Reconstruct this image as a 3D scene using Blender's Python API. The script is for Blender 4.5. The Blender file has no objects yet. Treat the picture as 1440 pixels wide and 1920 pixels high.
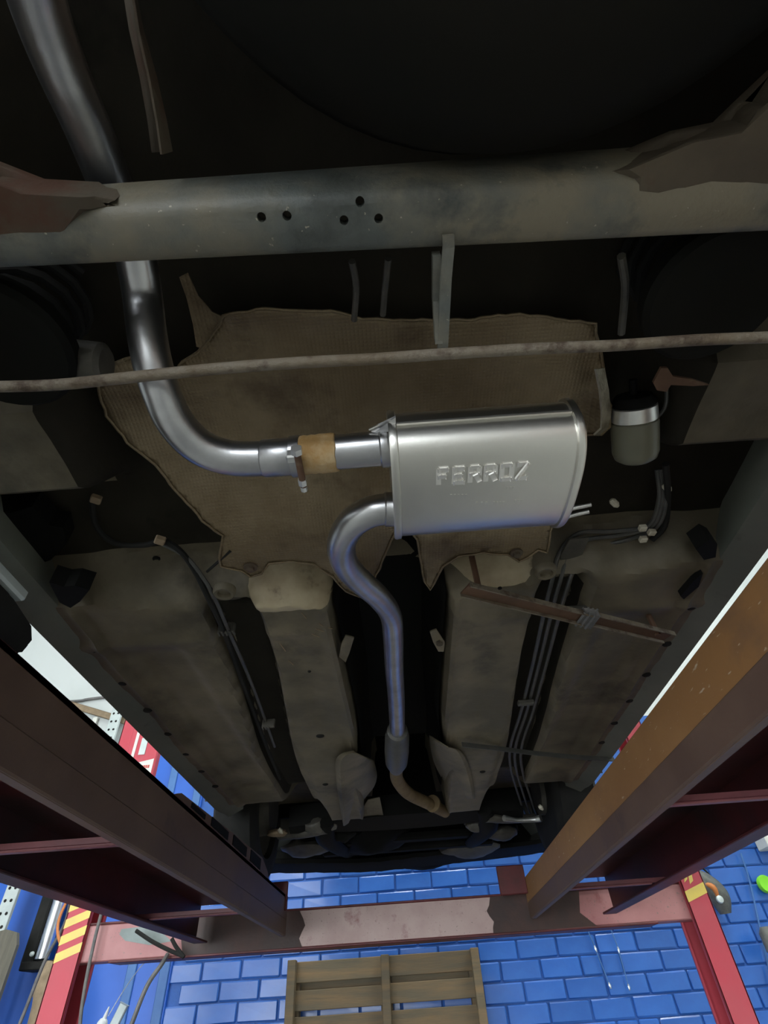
import bpy, bmesh, math, random
from mathutils import Vector, Matrix, noise
from mathutils.geometry import delaunay_2d_cdt
random.seed(7)
SC = bpy.context.scene
COL = SC.collection

# ------------------------------------------------------------------ camera
F_PX, PITCH, ROLL = 973.0, math.radians(44.2), math.radians(4.1)
FWD = Vector((0, math.cos(PITCH), math.sin(PITCH)))
_r0 = Vector((1, 0, 0)); _u0 = _r0.cross(FWD)
RIGHT = _r0*math.cos(ROLL) - _u0*math.sin(ROLL)
UP = _u0*math.cos(ROLL) + _r0*math.sin(ROLL)
cd = bpy.data.cameras.new('camera'); cam = bpy.data.objects.new('camera', cd); COL.objects.link(cam)
cd.sensor_fit = 'HORIZONTAL'; cd.sensor_width = 36.0; cd.lens = F_PX/1440*36.0
cd.clip_start = 0.02
m = Matrix((RIGHT, UP, -FWD)).transposed().to_4x4()
cam.matrix_world = m
SC.camera = cam

# ------------------------------------------------------------------ world, light, exposure
w = bpy.data.worlds.new('World'); SC.world = w; w.use_nodes = True
bg = w.node_tree.nodes['Background']
bg.inputs[0].default_value = (0.80, 0.90, 1.0, 1); bg.inputs[1].default_value = 6.0     # overcast sky outside the gate

def area(name, loc, rot, sx, sy, power, col):
    l = bpy.data.lights.new(name, 'AREA'); l.shape = 'RECTANGLE'; l.size = sx; l.size_y = sy
    l.energy = power; l.color = col
    o = bpy.data.objects.new(name, l); COL.objects.link(o); o.location = loc; o.rotation_euler = rot
    return o
# daylight entering by the open gate in the back wall
area('gate_daylight', (-2.0, -6.75, 0.75), (math.radians(90), 0, 0), 3.6, 3.2, 400, (0.92, 0.97, 1.0))
# added light in an unseen left opening, brightens right runway and sill
area('added_side_light', (-4.45, -2.9, 0.2), (math.radians(90), 0, math.radians(-90)), 3.0, 2.2, 115, (0.95, 1.0, 0.98))

SC.view_settings.view_transform = 'Standard'; SC.view_settings.look = 'None'
SC.view_settings.gamma = 1.0; SC.view_settings.use_curve_mapping = False
SC.view_settings.exposure = 0.0

# ------------------------------------------------------------------ helpers
def ray(px, py):
    return RIGHT*((px-720)/F_PX) + UP*((960-py)/F_PX) + FWD
def PZ(px, py, z):                      # point of the horizontal plane z under that sight line
    d = ray(px, py); return d*(z/d.z)
def PY(px, py, y):                      # point of the upright plane y
    d = ray(px, py); return d*(y/d.y)
def sst(a, b, v):
    t = min(1, max(0, (v-a)/(b-a))); return t*t*(3-2*t)
def lerp(a, b, t): return a+(b-a)*t

ORIG = {}
def origin(o):
    return ORIG.get(o.name, Vector((0, 0, 0)))
def obj(name, bm, mat, parent=None, base=None, smooth=False):
    me = bpy.data.meshes.new(name)
    bmesh.ops.recalc_face_normals(bm, faces=bm.faces[:])
    bm.to_mesh(me); bm.free()
    o = bpy.data.objects.new(name, me); COL.objects.link(o)
    if parent is not None:
        off = origin(parent); o.parent = parent
    else:
        if base is None:
            vs = [v.co for v in me.vertices]
            base = Vector((sum(v.x for v in vs)/len(vs), sum(v.y for v in vs)/len(vs), min(v.z for v in vs)))
        off = Vector(base); o.location = off
    ORIG[o.name] = off.copy()
    me.transform(Matrix.Translation(-off))
    for mm in (mat if isinstance(mat, (list, tuple)) else [mat]): me.materials.append(mm)
    if smooth:
        for p in me.polygons: p.use_smooth = True
        try: me.set_sharp_from_angle(angle=math.radians(40))
        except Exception: pass
    return o
def tag(o, label=None, cat=None, group=None, kind=None):
    if label: o['label'] = label
    if cat: o['category'] = cat
    if group: o['group'] = group
    if kind: o['kind'] = kind
    return o
def thing(name, label, cat, base, group=None):
    o = bpy.data.objects.new(name, None); COL.objects.link(o); o.location = base; o.empty_display_size = .1
    ORIG[o.name] = Vector(base)
    return tag(o, label, cat, group)

def B(): return bmesh.new()
def box(bm, x0, x1, y0, y1, z0, z1, bev=0.0, mat=None):
    r = bmesh.ops.create_cube(bm, size=1.0)
    vs = r['verts']
    for v in vs:
        v.co = Vector(((x0+x1)/2+v.co.x*(x1-x0), (y0+y1)/2+v.co.y*(y1-y0), (z0+z1)/2+v.co.z*(z1-z0)))
        if mat is not None: v.co = mat @ v.co
    if bev > 0:
        es = list({e for v in vs for e in v.link_edges})
        bmesh.ops.bevel(bm, geom=es, offset=bev, segments=1, affect='EDGES', profile=.5)
    return vs
def catmull(pts, n=8):
    P = [Vector(p) for p in pts]
    P = [P[0]*2-P[1]] + P + [P[-1]*2-P[-2]]
    out = []
    for i in range(1, len(P)-2):
        a, b, c, d = P[i-1], P[i], P[i+1], P[i+2]
        for k in range(n):
            t = k/n
            out.append(.5*((2*b)+(c-a)*t+(2*a-5*b+4*c-d)*t*t+(3*b-a-3*c+d)*t**3))
    out.append(P[-2].copy()); return out
def tube(bm, pts, r, seg=12, caps=True, smooth_n=0, flat=1.0):
    if smooth_n: 
        rs = None
        if not isinstance(r, (int, float)):
            rr = catmull([(a, 0, 0) for a in r], smooth_n); rs = [q.x for q in rr]
        pts = catmull(pts, smooth_n)
        if rs: r = rs
    pts = [Vector(p) for p in pts]; n = len(pts)
    if isinstance(r, (int, float)): r = [r]*n
    t0 = (pts[1]-pts[0]).normalized()
    up = Vector((0, 0, 1)) if abs(t0.z) < .9 else Vector((1, 0, 0))
    nrm = (up - t0*up.dot(t0)).normalized(); rings = []
    for i in range(n):
        t = (pts[min(i+1, n-1)]-pts[max(i-1, 0)]).normalized()
        nrm = (nrm - t*nrm.dot(t)).normalized(); bi = t.cross(nrm)
        rings.append([bm.verts.new(pts[i]+(nrm*math.cos(2*math.pi*k/seg)*flat+bi*math.sin(2*math.pi*k/seg))*r[i]) for k in range(seg)])
    for i in range(n-1):
        for k in range(seg):
            bm.faces.new((rings[i][k], rings[i][(k+1) % seg], rings[i+1][(k+1) % seg], rings[i+1][k]))
    if caps:
        bm.faces.new(rings[0][::-1]); bm.faces.new(rings[-1])
def bar(bm, a, b, wdt, hgt, upv=(0, 0, 1), bev=0.0):      # rectangular bar between two points
    a, b = Vector(a), Vector(b); d = (b-a); L = d.length; d.normalize()
    u = Vector(upv); u = (u-d*u.dot(d)).normalized(); s = d.cross(u)
    M = Matrix((d, s, u)).transposed().to_4x4(); M.translation = (a+b)/2
    return box(bm, -L/2, L/2, -wdt/2, wdt/2, -hgt/2, hgt/2, bev, M)
def ribbon(bm, pts, wv, tv):               # swept rectangle: half-width vector wv, half-thickness vector tv
    wv, tv = Vector(wv), Vector(tv)
    R = [[bm.verts.new(Vector(p)+s*wv+t*tv) for s, t in ((-1, -1), (1, -1), (1, 1), (-1, 1))] for p in pts]
    for i in range(len(R)-1):
        for k in range(4): bm.faces.new((R[i][k], R[i][(k+1) % 4], R[i+1][(k+1) % 4], R[i+1][k]))
    bm.faces.new(R[0][::-1]); bm.faces.new(R[-1])
def lathe(bm, c, axis, prof, seg=24):      # prof: (along, radius)
    c = Vector(c); ax = Vector(axis).normalized()
    up = Vector((0, 0, 1)) if abs(ax.z) < .9 else Vector((1, 0, 0))
    u = (up-ax*up.dot(ax)).normalized(); v = ax.cross(u); R = []
    for a, r in prof:
        R.append([bm.verts.new(c+ax*a+(u*math.cos(2*math.pi*k/seg)+v*math.sin(2*math.pi*k/seg))*max(r, 1e-4)) for k in range(seg)])
    for i in range(len(R)-1):
        for k in range(seg): bm.faces.new((R[i][k], R[i][(k+1) % seg], R[i+1][(k+1) % seg], R[i+1][k]))
    bm.faces.new(R[0][::-1]); bm.faces.new(R[-1])
def plate(bm, pts, nv):                    # polygon extruded along nv
    nv = Vector(nv); lo = [bm.verts.new(Vector(p)) for p in pts]; hi = [bm.verts.new(Vector(p)+nv) for p in pts]; n = len(pts)
    bm.faces.new(lo); bm.faces.new(hi[::-1])
    for k in range(n): bm.faces.new((lo[k], hi[k], hi[(k+1) % n], lo[(k+1) % n]))
def cut(o, cutters):                       # real holes by boolean, result written back to the mesh
    for c in cutters:
        md = o.modifiers.new('b', 'BOOLEAN'); md.object = c; md.operation = 'DIFFERENCE'; md.solver = 'EXACT'
    bpy.context.view_layer.update()
    dg = bpy.context.evaluated_depsgraph_get()
    me = bpy.data.meshes.new_from_object(o.evaluated_get(dg)); old = o.data
    o.modifiers.clear(); o.data = me
    for c in cutters: bpy.data.objects.remove(c)
def copy_tree(o, parent=None):
    c = o.copy(); COL.objects.link(c); c.parent = parent; ORIG[c.name] = origin(o)
    for ch in list(o.children): copy_tree(ch, c)
    return c

# ------------------------------------------------------------------ materials
def mat(name, c1, c2=None, c3=None, rough=.6, metal=0.0, scale=8.0, thr=(.4, .65), thr3=(.6, .7), scale3=3.0, bump=.1, bscale=60.0,
        rvar=.1, stretch=(1, 1, 1), rand=0.0, weave=0.0, spec=.5, coat=0.0, scratch=None):
    M = bpy.data.materials.new(name); M.use_nodes = True; nt = M.node_tree; N = nt.nodes; L = nt.links
    p = N['Principled BSDF']
    tc = N.new('ShaderNodeTexCoord'); mp = N.new('ShaderNodeMapping'); mp.inputs['Scale'].default_value = stretch
    L.new(tc.outputs['Object'], mp.inputs['Vector'])
    def nz(sc, det=5, ro=.6):
        n = N.new('ShaderNodeTexNoise'); n.inputs['Scale'].default_value = sc; n.inputs['Detail'].default_value = det
        n.inputs['Roughness'].default_value = ro; L.new(mp.outputs[0], n.inputs['Vector']); return n
    def ramp(src, a, b):
        r = N.new('ShaderNodeMapRange'); r.inputs[1].default_value = a; r.inputs[2].default_value = b; r.clamp = True
        L.new(src, r.inputs[0]); return r.outputs[0]
    def mix(fac, a, b):
        x = N.new('ShaderNodeMix'); x.data_type = 'RGBA'; L.new(fac, x.inputs[0])
        for s, i in ((a, 6), (b, 7)):
            if hasattr(s, 'is_linked'): L.new(s, x.inputs[i])
            else: x.inputs[i].default_value = (*s, 1)
        return x.outputs[2]
    n1 = nz(scale); c = None
    p.inputs['Base Color'].default_value = (*c1, 1)
    if c2: c = mix(ramp(n1.outputs[0], *thr), c1, c2)
    if c3:
        n3 = nz(scale3, 6, .65); c = mix(ramp(n3.outputs[0], *thr3), c if c else c1, c3)
    if scratch:
        wv = N.new('ShaderNodeTexNoise'); m2 = N.new('ShaderNodeMapping'); m2.inputs['Scale'].default_value = scratch[1]
        m2.inputs['Rotation'].default_value = scratch[2]
        L.new(tc.outputs['Object'], m2.inputs['Vector']); L.new(m2.outputs[0], wv.inputs['Vector']); wv.inputs['Detail'].default_value = 3
        c = mix(ramp(wv.outputs[0], *scratch[3]), c if c else c1, scratch[0])
    if rand:
        oi = N.new('ShaderNodeObjectInfo'); hs = N.new('ShaderNodeHueSaturation')
        mr = N.new('ShaderNodeMapRange'); mr.inputs[3].default_value = 1-rand; mr.inputs[4].default_value = 1+rand
        L.new(oi.outputs['Random'], mr.inputs[0]); L.new(mr.outputs[0], hs.inputs['Value'])
        if c: L.new(c, hs.inputs['Color'])
        else: hs.inputs['Color'].default_value = (*c1, 1)
        c = hs.outputs[0]
    if c: L.new(c, p.inputs['Base Color'])
    p.inputs['Metallic'].default_value = metal; p.inputs['Specular IOR Level'].default_value = spec
    if coat: p.inputs['Coat Weight'].default_value = coat; p.inputs['Coat Roughness'].default_value = .15
    if rvar:
        mr = N.new('ShaderNodeMapRange'); mr.inputs[3].default_value = max(.03, rough-rvar); mr.inputs[4].default_value = min(1, rough+rvar)
        L.new(n1.outputs[0], mr.inputs[0]); L.new(mr.outputs[0], p.inputs['Roughness'])
    else: p.inputs['Roughness'].default_value = rough
    h = None
    if bump:
        nb = nz(bscale, 4); h = nb.outputs[0]
    if weave:
        sx = N.new('ShaderNodeSeparateXYZ'); L.new(tc.outputs['Object'], sx.inputs[0]); outs = []
        for k in (0, 1):
            a = N.new('ShaderNodeMath'); a.operation = 'MULTIPLY'; a.inputs[1].default_value = weave; L.new(sx.outputs[k], a.inputs[0])
            s = N.new('ShaderNodeMath'); s.operation = 'SINE'; L.new(a.outputs[0], s.inputs[0]); 
            s2 = N.new('ShaderNodeMath'); s2.operation = 'ABSOLUTE'; L.new(s.outputs[0], s2.inputs[0]); outs.append(s2.outputs[0])
        mm = N.new('ShaderNodeMath'); mm.operation = 'MULTIPLY'; L.new(outs[0], mm.inputs[0]); L.new(outs[1], mm.inputs[1])
        ad = N.new('ShaderNodeMath'); ad.operation = 'MULTIPLY_ADD'; ad.inputs[1].default_value = .5
        if h: L.new(h, ad.inputs[0]); L.new(mm.outputs[0], ad.inputs[2])
        h = ad.outputs[0] if h else mm.outputs[0]
    if h:
        bp = N.new('ShaderNodeBump'); bp.inputs['Strength'].default_value = bump if bump else .4; bp.inputs['Distance'].default_value = .004
        L.new(h, bp.inputs['Height']); L.new(bp.outputs[0], p.inputs['Normal'])
    return M

M = {}
M['pan'] = mat('underbody coating', (.098, .082, .052), (.18, .148, .097), (.042, .035, .024), rough=.62, scale=5, scale3=4, thr3=(.55, .72), bump=.25, bscale=55)
M['dust'] = mat('dusty bare panel', (.47, .39, .255), (.31, .235, .14), (.09, .06, .035), rough=.55, scale=9, scale3=10, thr3=(.6, .72), bump=.15)
M['darkpan'] = mat('darkened pan', (.019, .016, .011), (.030, .026, .018), (.008, .007, .005), rough=.75, scale=5, scale3=4, bump=.25, bscale=55, spec=.15)
M['shield'] = mat('embossed foil', (.19, .14, .08), (.27, .21, .13), (.09, .06, .035), rough=.48, metal=.5, scale=6, scale3=5, thr3=(.5, .7), bump=.22, bscale=40, weave=math.pi/.0056)
M['foil'] = mat('bright crinkled foil', (.46, .42, .32), (.34, .30, .22), rough=.42, metal=.6, scale=40, bump=.8, bscale=60)
M['shadowbrown'] = mat('shadow and rust brown', (.035, .017, .014), (.06, .026, .02), rough=.6, scale=9, bump=.2)
M['muffler'] = mat('satin steel', (.74, .72, .67), (.66, .645, .60), (.34, .30, .24), rough=.34, metal=1.0, scale=4, scale3=7, thr3=(.70, .80), bump=.03, bscale=200, rvar=.06)
M['letter'] = mat('raised steel letter', (.86, .84, .80), rough=.5, metal=1.0, bump=0, rvar=0)
M['pipe'] = mat('aluminised pipe', (.56, .56, .57), (.42, .42, .43), (.25, .21, .17), rough=.33, metal=1.0, scale=14, scale3=9, thr3=(.66, .78), bump=.05, bscale=160)
M['oldpipe'] = mat('rusty pipe', (.13, .085, .038), (.19, .135, .07), (.06, .04, .025), rough=.7, metal=.3, scale=20, bump=.3)
M['rustpaste'] = mat('baked paste', (.36, .21, .07), (.45, .33, .18), rough=.75, scale=40, bump=.5, bscale=90)
M['beam'] = mat('axle paint', (.095, .105, .098), (.19, .165, .115), (.055, .06, .055), rough=.5, scale=5, thr=(.42, .62), scale3=9, thr3=(.52, .66), bump=.35, bscale=70, scratch=((.34, .31, .24), (34, 30, 34), (0, 0, 0), (.70, .76)))
M['rust'] = mat('rusty axle', (.068, .052, .035), (.098, .076, .05), (.078, .034, .018), rough=.75, scale=8, scale3=9, thr3=(.5, .65), bump=.3)
M['rod'] = mat('dirty rod', (.15, .115, .075), (.20, .17, .13), (.075, .05, .033), rough=.7, scale=18, scale3=24, thr3=(.5, .62), bump=.6, bscale=120)
M['rustbar'] = mat('rusty flat bar', (.12, .062, .034), (.085, .045, .026), (.20, .14, .09), rough=.75, scale=16, scale3=14, thr3=(.62, .75), bump=.3)
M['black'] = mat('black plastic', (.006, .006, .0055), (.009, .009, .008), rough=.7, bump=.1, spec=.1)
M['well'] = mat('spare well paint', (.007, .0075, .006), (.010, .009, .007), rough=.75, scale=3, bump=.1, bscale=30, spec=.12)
M['rubber'] = mat('rubber', (.014, .014, .013), (.024, .023, .021), rough=.8, bump=.2, spec=.2)
M['greyline'] = mat('coated line', (.05, .05, .047), (.08, .075, .065), rough=.45, scale=30, bump=.1)
M['castgrey'] = mat('cast metal', (.075, .07, .06), (.12, .11, .09), (.05, .045, .04), rough=.6, metal=.3, scale=18, scale3=9, bump=.3)
M['alu'] = mat('bright alloy', (.80, .80, .77), (.62, .62, .60), rough=.4, metal=.9, scale=20, bump=.1)
M['filter'] = mat('filter can', (.16, .155, .105), (.13, .125, .088), rough=.4, scale=9, bump=.05)
M['clip'] = mat('pale clip', (.62, .58, .46), (.45, .40, .30), rough=.6, scale=40)
M['body'] = mat('car paint', (.16, .18, .17), (.19, .205, .19), rough=.3, scale=3, bump=.02)
M['sill'] = mat('sill coating', (.13, .14, .117), (.17, .175, .145), (.06, .06, .05), rough=.55, scale=5, scale3=6, thr3=(.6, .75), bump=.15)
M['glass'] = mat('window glass', (.02, .025, .03), rough=.08, bump=0, rvar=0)
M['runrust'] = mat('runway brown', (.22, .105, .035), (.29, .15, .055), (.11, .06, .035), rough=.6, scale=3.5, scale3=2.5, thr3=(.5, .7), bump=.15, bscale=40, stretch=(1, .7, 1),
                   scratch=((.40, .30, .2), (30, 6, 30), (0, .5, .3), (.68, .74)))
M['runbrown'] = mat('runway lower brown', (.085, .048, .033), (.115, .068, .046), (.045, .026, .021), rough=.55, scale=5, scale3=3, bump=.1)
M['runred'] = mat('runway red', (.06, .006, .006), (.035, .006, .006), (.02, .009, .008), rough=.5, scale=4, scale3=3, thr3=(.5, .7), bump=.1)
M['ribred'] = mat('rib red', (.17, .05, .055), (.11, .035, .04), rough=.45, scale=6)
M['red'] = mat('red paint', (.54, .075, .10), (.50, .09, .11), (.45, .13, .14), rough=.42, spec=.2, scale=4, scale3=6, thr3=(.6, .75), bump=.03)
M['reddark'] = mat('dark red edge', (.11, .013, .015), (.07, .012, .012), rough=.5, scale=9)
M['crossface'] = mat('pink red beam paint', (.44, .19, .185), (.38, .15, .15), (.30, .09, .09), rough=.5, scale=6, scale3=8, thr3=(.60, .72), bump=.05,
                     scratch=((.20, .15, .13), (26, 26, 26), (0, 0, 0), (.66, .72)))
M['wornface'] = mat('worn pale beam paint', (.50, .36, .33), (.43, .29, .27), (.28, .12, .12), rough=.5, scale=6, scale3=9, thr3=(.60, .72), bump=.05,
                     scratch=((.20, .15, .13), (26, 26, 26), (0, 0, 0), (.66, .72)))
M['barepatch'] = mat('grey green bare patch', (.22, .26, .25), (.18, .21, .20), rough=.5, scale=12)
M['yellow'] = mat('hazard yellow', (.78, .58, .12), (.70, .52, .14), rough=.45, scale=12)
M['brick'] = mat('blue gloss brick', (.026, .118, .45), (.03, .14, .50), (.035, .105, .35), rough=.32, scale=7, scale3=5, thr3=(.6, .75), bump=.12, bscale=30, rand=.10, coat=.2)
M['mortar'] = mat('blue mortar', (.024, .105, .38), (.03, .12, .42), rough=.6, scale=20, bump=.3)
M['white'] = mat('white wall', (.58, .60, .585), (.52, .545, .53), rough=.7, scale=1.5, thr=(.5, .7), bump=.05)
M['bluewall'] = mat('blue wall paint', (.028, .13, .48), (.02, .09, .36), rough=.4, scale=2, bump=.05)
M['bluesheet'] = mat('blue sheet', (.02, .12, .55), (.02, .10, .45), rough=.45, scale=1.5, bump=.02)
M['bluelight'] = mat('blue frame', (.06, .17, .42), (.045, .13, .36), rough=.5, scale=5)
M['floor'] = mat('grey concrete', (.34, .33, .305), (.28, .272, .255), (.20, .193, .18), rough=.6, scale=2, scale3=1.3, thr3=(.58, .75), bump=.1)
M['ceil'] = mat('ceiling paint', (.72, .73, .71), (.66, .67, .65), rough=.8, scale=1)
M['wood'] = mat('pallet wood', (.115, .09, .055), (.185, .12, .06), (.08, .068, .048), rough=.75, scale=9, scale3=5, bump=.25, stretch=(.25, 1, 3), rand=.22)
M['greywood'] = mat('grey weathered wood', (.12, .11, .085), (.16, .145, .112), rough=.8, scale=12, stretch=(4, 4, .4), bump=.3)
M['chrome'] = mat('chrome', (.75, .78, .82), rough=.3, metal=1, bump=0, rvar=0)
M['perf'] = mat('galvanised', (.55, .60, .58), (.48, .53, .52), rough=.45, metal=.2, scale=15)
M['orange'] = mat('orange sleeve', (.60, .20, .05), rough=.5, bump=0)
M['paper'] = mat('white paper', (.75, .74, .68), (.68, .67, .60), rough=.8, scale=20, bump=0)
M['redprint'] = mat('red print', (.55, .10, .08), rough=.7, bump=0)
M['lime'] = mat('lime plastic', (.25, .75, .03), rough=.4, bump=0)
M['tool'] = mat('grey tool case', (.14, .14, .125), (.09, .09, .085), rough=.55, scale=30)
M['canvas'] = mat('brown canvas', (.30, .22, .14), (.22, .16, .10), rough=.9, scale=20, bump=.4)
M['bottle'] = mat('white bottle', (.78, .80, .80), rough=.35, bump=0)
M['tapegrey'] = mat('grey tape', (.10, .10, .10), (.18, .17, .16), rough=.6, scale=20, bump=.2)

FZ = -0.95            # workshop floor (the camera is the origin)
WY = 4.47             # mortar plane of the front wall
CZ = 4.3
# ================================================================== ROOM
def struct(name, bm, m, smooth=False):
    o = obj(name, bm, m, smooth=smooth); o['kind'] = 'structure'; return o
b = B(); box(b, -4.7, 4.7, -7.0, 4.7, FZ-.1, FZ); struct('floor', b, M['floor'])
b = B(); box(b, -4.7, 4.7, -7.0, 4.7, CZ, CZ+.1); struct('ceiling', b, M['ceil'])
b = B(); box(b, -4.7, 4.7, WY, WY+.2, FZ, 1.72); wall_front = struct('wall_front', b, M['mortar'])
b = B(); box(b, -4.7, 4.7, WY, WY+.2, 1.72, CZ); obj('upper_wall', b, M['white'], wall_front)
def side_wall(name, x0, x1):
    b = B(); box(b, x0, x1, -7.0, 4.7, 1.35, CZ); o = struct(name, b, M['white'])
    b = B(); box(b, x0, x1, -1.35, 4.7, FZ, 1.35); obj('lower_wall', b, M['white'], o)
    b = B(); box(b, x0, x1, -7.0, -4.45, FZ, 1.35); obj('lower_wall', b, M['white'], o)
    if x0 > 0: b = B(); box(b, x0, x1, -4.45, -1.35, FZ, 1.35); obj('lower_wall', b, M['white'], o)
side_wall('wall_left', -4.8, -4.6); side_wall('wall_right', 4.6, 4.8)
b = B(); box(b, -.2, 4.7, -7.1, -6.9, FZ, CZ); box(b, -4.7, -3.8, -7.1, -6.9, FZ, CZ); box(b, -3.8, -.2, -7.1, -6.9, 2.4, CZ)
struct('wall_back', b, M['white'])

# bricks of the front wall, one object each, three shared meshes
def brick_mesh(k, w_, h_):
    bm = B(); box(bm, -w_/2, w_/2, -.010, .012, -h_/2, h_/2, .006)
    rr = random.Random(k)
    for v in bm.verts:
        if v.co.y < 0: v.co += Vector((rr.uniform(-.002, .002), rr.uniform(-.002, .002), rr.uniform(-.002, .002)))
    me = bpy.data.meshes.new('brick'); bm.to_mesh(me); bm.free(); me.materials.append(M['brick']); return me
BW, BH = .258, .102
bricks = [brick_mesh(k, BW-.009, BH-.008) for k in range(4)]
halves = [brick_mesh(9+k, BW/2-.009, BH-.008) for k in range(2)]
def put_brick(me, x, z):
    o = bpy.data.objects.new('brick', me); COL.objects.link(o); o.parent = wall_front
    o.location = Vector((x, WY-.004-random.uniform(0, .003), z))-origin(wall_front)
    o.rotation_euler = (0, random.uniform(-.006, .006), random.uniform(-.008, .008))
for r in range(12):
    z = -.235 + r*BH
    for c in range(-1 if r % 2 else 0, 18):
        x = -1.40 + c*BW + (BW/2 if r % 2 else 0)
        if c in (10,) and r % 3 == 1:
            put_brick(random.choice(halves), x-BW/4, z); put_brick(random.choice(halves), x+BW/4, z)
        else: put_brick(random.choice(bricks), x, z)

# smooth blue boarding left of the bricks
b = B(); box(b, -4.55, -1.60, WY-.03, WY, FZ, 1.72, .003); o = struct('trim_1', b, M['bluesheet'])
b = B()
for x in (-1.64, -1.86, -2.35): box(b, x-.03, x+.03, WY-.045, WY-.03, FZ, 1.70, .004)
for k, x in enumerate((-1.64, -1.86, -2.35)):
    bb = B(); box(bb, x-.03, x+.03, WY-.045, WY-.03, FZ, 1.70, .004); obj('batten', bb, M['bluelight'], o)
b.free()

# ceiling lamps
def lamp(name, x, y, lab, power):
    t = thing(name, lab, 'lamp', (x, y, CZ), 'fluorescent battens on the ceiling')
    b = B(); box(b, x-.75, x+.75, y-.08, y+.08, CZ-.07, CZ, .01); obj('housing', b, M['paper'], t)
    mt = bpy.data.materials.get('tube light')
    if not mt:
        mt = bpy.data.materials.new('tube light'); mt.use_nodes = True; p = mt.node_tree.nodes['Principled BSDF']
        p.inputs['Emission Color'].default_value = (.93, 1, .97, 1); p.inputs['Emission Strength'].default_value = 6
    for s in (-.04, .04):
        b = B(); tube(b, [(x-.7, y+s, CZ-.09), (x+.7, y+s, CZ-.09)], .014, 8); obj('tube', b, mt, t)
    a = area('lamp_light', (x, y, CZ-.12), (0, 0, 0), 1.4, .12, power, (.93, 1.0, .96))
for i, (x, y) in enumerate(((-2.9, 1.8), (2.9, 1.8), (-2.9, -3.0), (2.9, -3.0), (0, 3.6))):
    lamp('ceiling_lamp', x, y, ('twin tube ceiling batten at the front left of the workshop', 'twin tube ceiling batten at the front right of the workshop', 'twin tube ceiling batten at the rear left near the gate',
         'twin tube ceiling batten at the rear right', 'twin tube ceiling batten straight over the blue front wall')[i], (30, 115, 40, 40, 60)[i])

# ================================================================== LIFT
RT, RB = .42, .28
lift = thing('car_lift', 'red four post car lift with brown runways carrying the car', 'car lift', (-.15, 2.9, FZ))
def runway(s, xw, xl, xo):                # s side; web, inner flange lip, outer edge
    y0, y1 = -2.1, 2.90
    sx = (lambda a, c: (min(a, c), max(a, c)))
    b = B()
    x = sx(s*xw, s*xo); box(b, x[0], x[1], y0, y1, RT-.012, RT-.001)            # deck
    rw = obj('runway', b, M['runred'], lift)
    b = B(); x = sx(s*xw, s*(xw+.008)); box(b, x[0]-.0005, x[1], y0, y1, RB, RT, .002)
    obj('inner_beam', b, M['runrust' if s > 0 else 'runbrown'], rw)  # left web darker than the right, its shade put into the colour
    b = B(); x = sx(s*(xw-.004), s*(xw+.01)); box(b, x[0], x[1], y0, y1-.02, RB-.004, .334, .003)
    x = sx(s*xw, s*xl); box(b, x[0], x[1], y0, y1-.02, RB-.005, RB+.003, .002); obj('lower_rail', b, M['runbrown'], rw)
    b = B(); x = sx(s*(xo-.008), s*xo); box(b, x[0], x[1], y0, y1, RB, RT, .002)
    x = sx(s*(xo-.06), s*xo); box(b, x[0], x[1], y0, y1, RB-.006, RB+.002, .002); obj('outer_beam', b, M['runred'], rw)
    for y in (-1.9, -.85, .18, 1.22, 2.22):
        b = B(); x = sx(s*(xw+.008), s*(xo-.008)); box(b, x[0], x[1], y-.004, y+.004, RB+.006, RB+.020)
        x = sx(s*(xl), s*(xo-.06)); box(b, x[0], x[1], y-.009, y+.009, RB+.002, RB+.008, .002); obj('cross_rib', b, M['ribred'], rw)
    return rw
rl = runway(-1, .563, .585, .966)
rr_ = runway(1, .514, .535, .890)
# raised, notched wheel-stop strip on the inner edge of the left runway
b = B(); pts = [(1.36, .415), (1.42, .436), (1.9, .455), (2.35, .468), (2.46, .44), (2.5, .415)]
plate(b, [(-.565, y, z) for y, z in pts], (-.012, 0, 0)); ns = obj('wheel_stop_strip', b, M['runbrown'], rl)
for ya, yb, za, zb in ((1.50, 1.62, .424, .436), (1.68, 1.86, .424, .446), (1.92, 2.10, .424, .452), (2.16, 2.32, .424, .458)):
    b = B(); box(b, -.5655, -.5625, ya, yb, za, zb); obj('slot', b, M['black'], ns)
# end stops
for px, qx, name in ((497, 540, 'wheel_stop'), (936, 988, 'wheel_stop')):
    a = PY(px, 1662, 2.84); c = PY(qx, 1662, 2.84)
    b = B(); box(b, a.x, c.x, 2.835, 2.85, RT-.06, RT+.047, .003); obj(name, b, M['reddark'], rl if px < 700 else rr_)

def post(xw, xi, stripes):                # web at xw, open towards xi
    y0, y1 = 2.95, 3.115
    s = 1 if xi > xw else -1
    b = B(); bx = lambda a, c, *r: box(b, min(a, c), max(a, c), *r)
    bx(xw, xw+s*.008, y0, y1, FZ+.02, 1.45, .002)
    bx(xw, xi, y0, y0+.007, FZ+.02, 1.45, .002)
    bx(xw, xi, y1-.007, y1, FZ+.02, 1.45, .002)
    bx(xi-s*.008, xi, y0, y0+.022, FZ+.02, 1.45, .002)
    bx(xi-s*.008, xi, y1-.022, y1, FZ+.02, 1.45, .002)
    p = obj('post', b, M['red'], lift)
    b = B(); bx(xw-s*.1, xi+s*.1, y0-.1, y1+.1, FZ, FZ+.02, .004); obj('base_plate', b, M['reddark'], p)
    for z, t, sl in stripes:
        b = B(); xa, xb = min(xw, xi)+.004, max(xw, xi)-.004
        plate(b, [(xa, y0, z), (xb, y0, z+sl), (xb, y0, z+sl+t), (xa, y0, z+t)], (0, -.0012, 0)); obj('hazard_stripe', b, M['yellow'], p)
    return p
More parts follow.
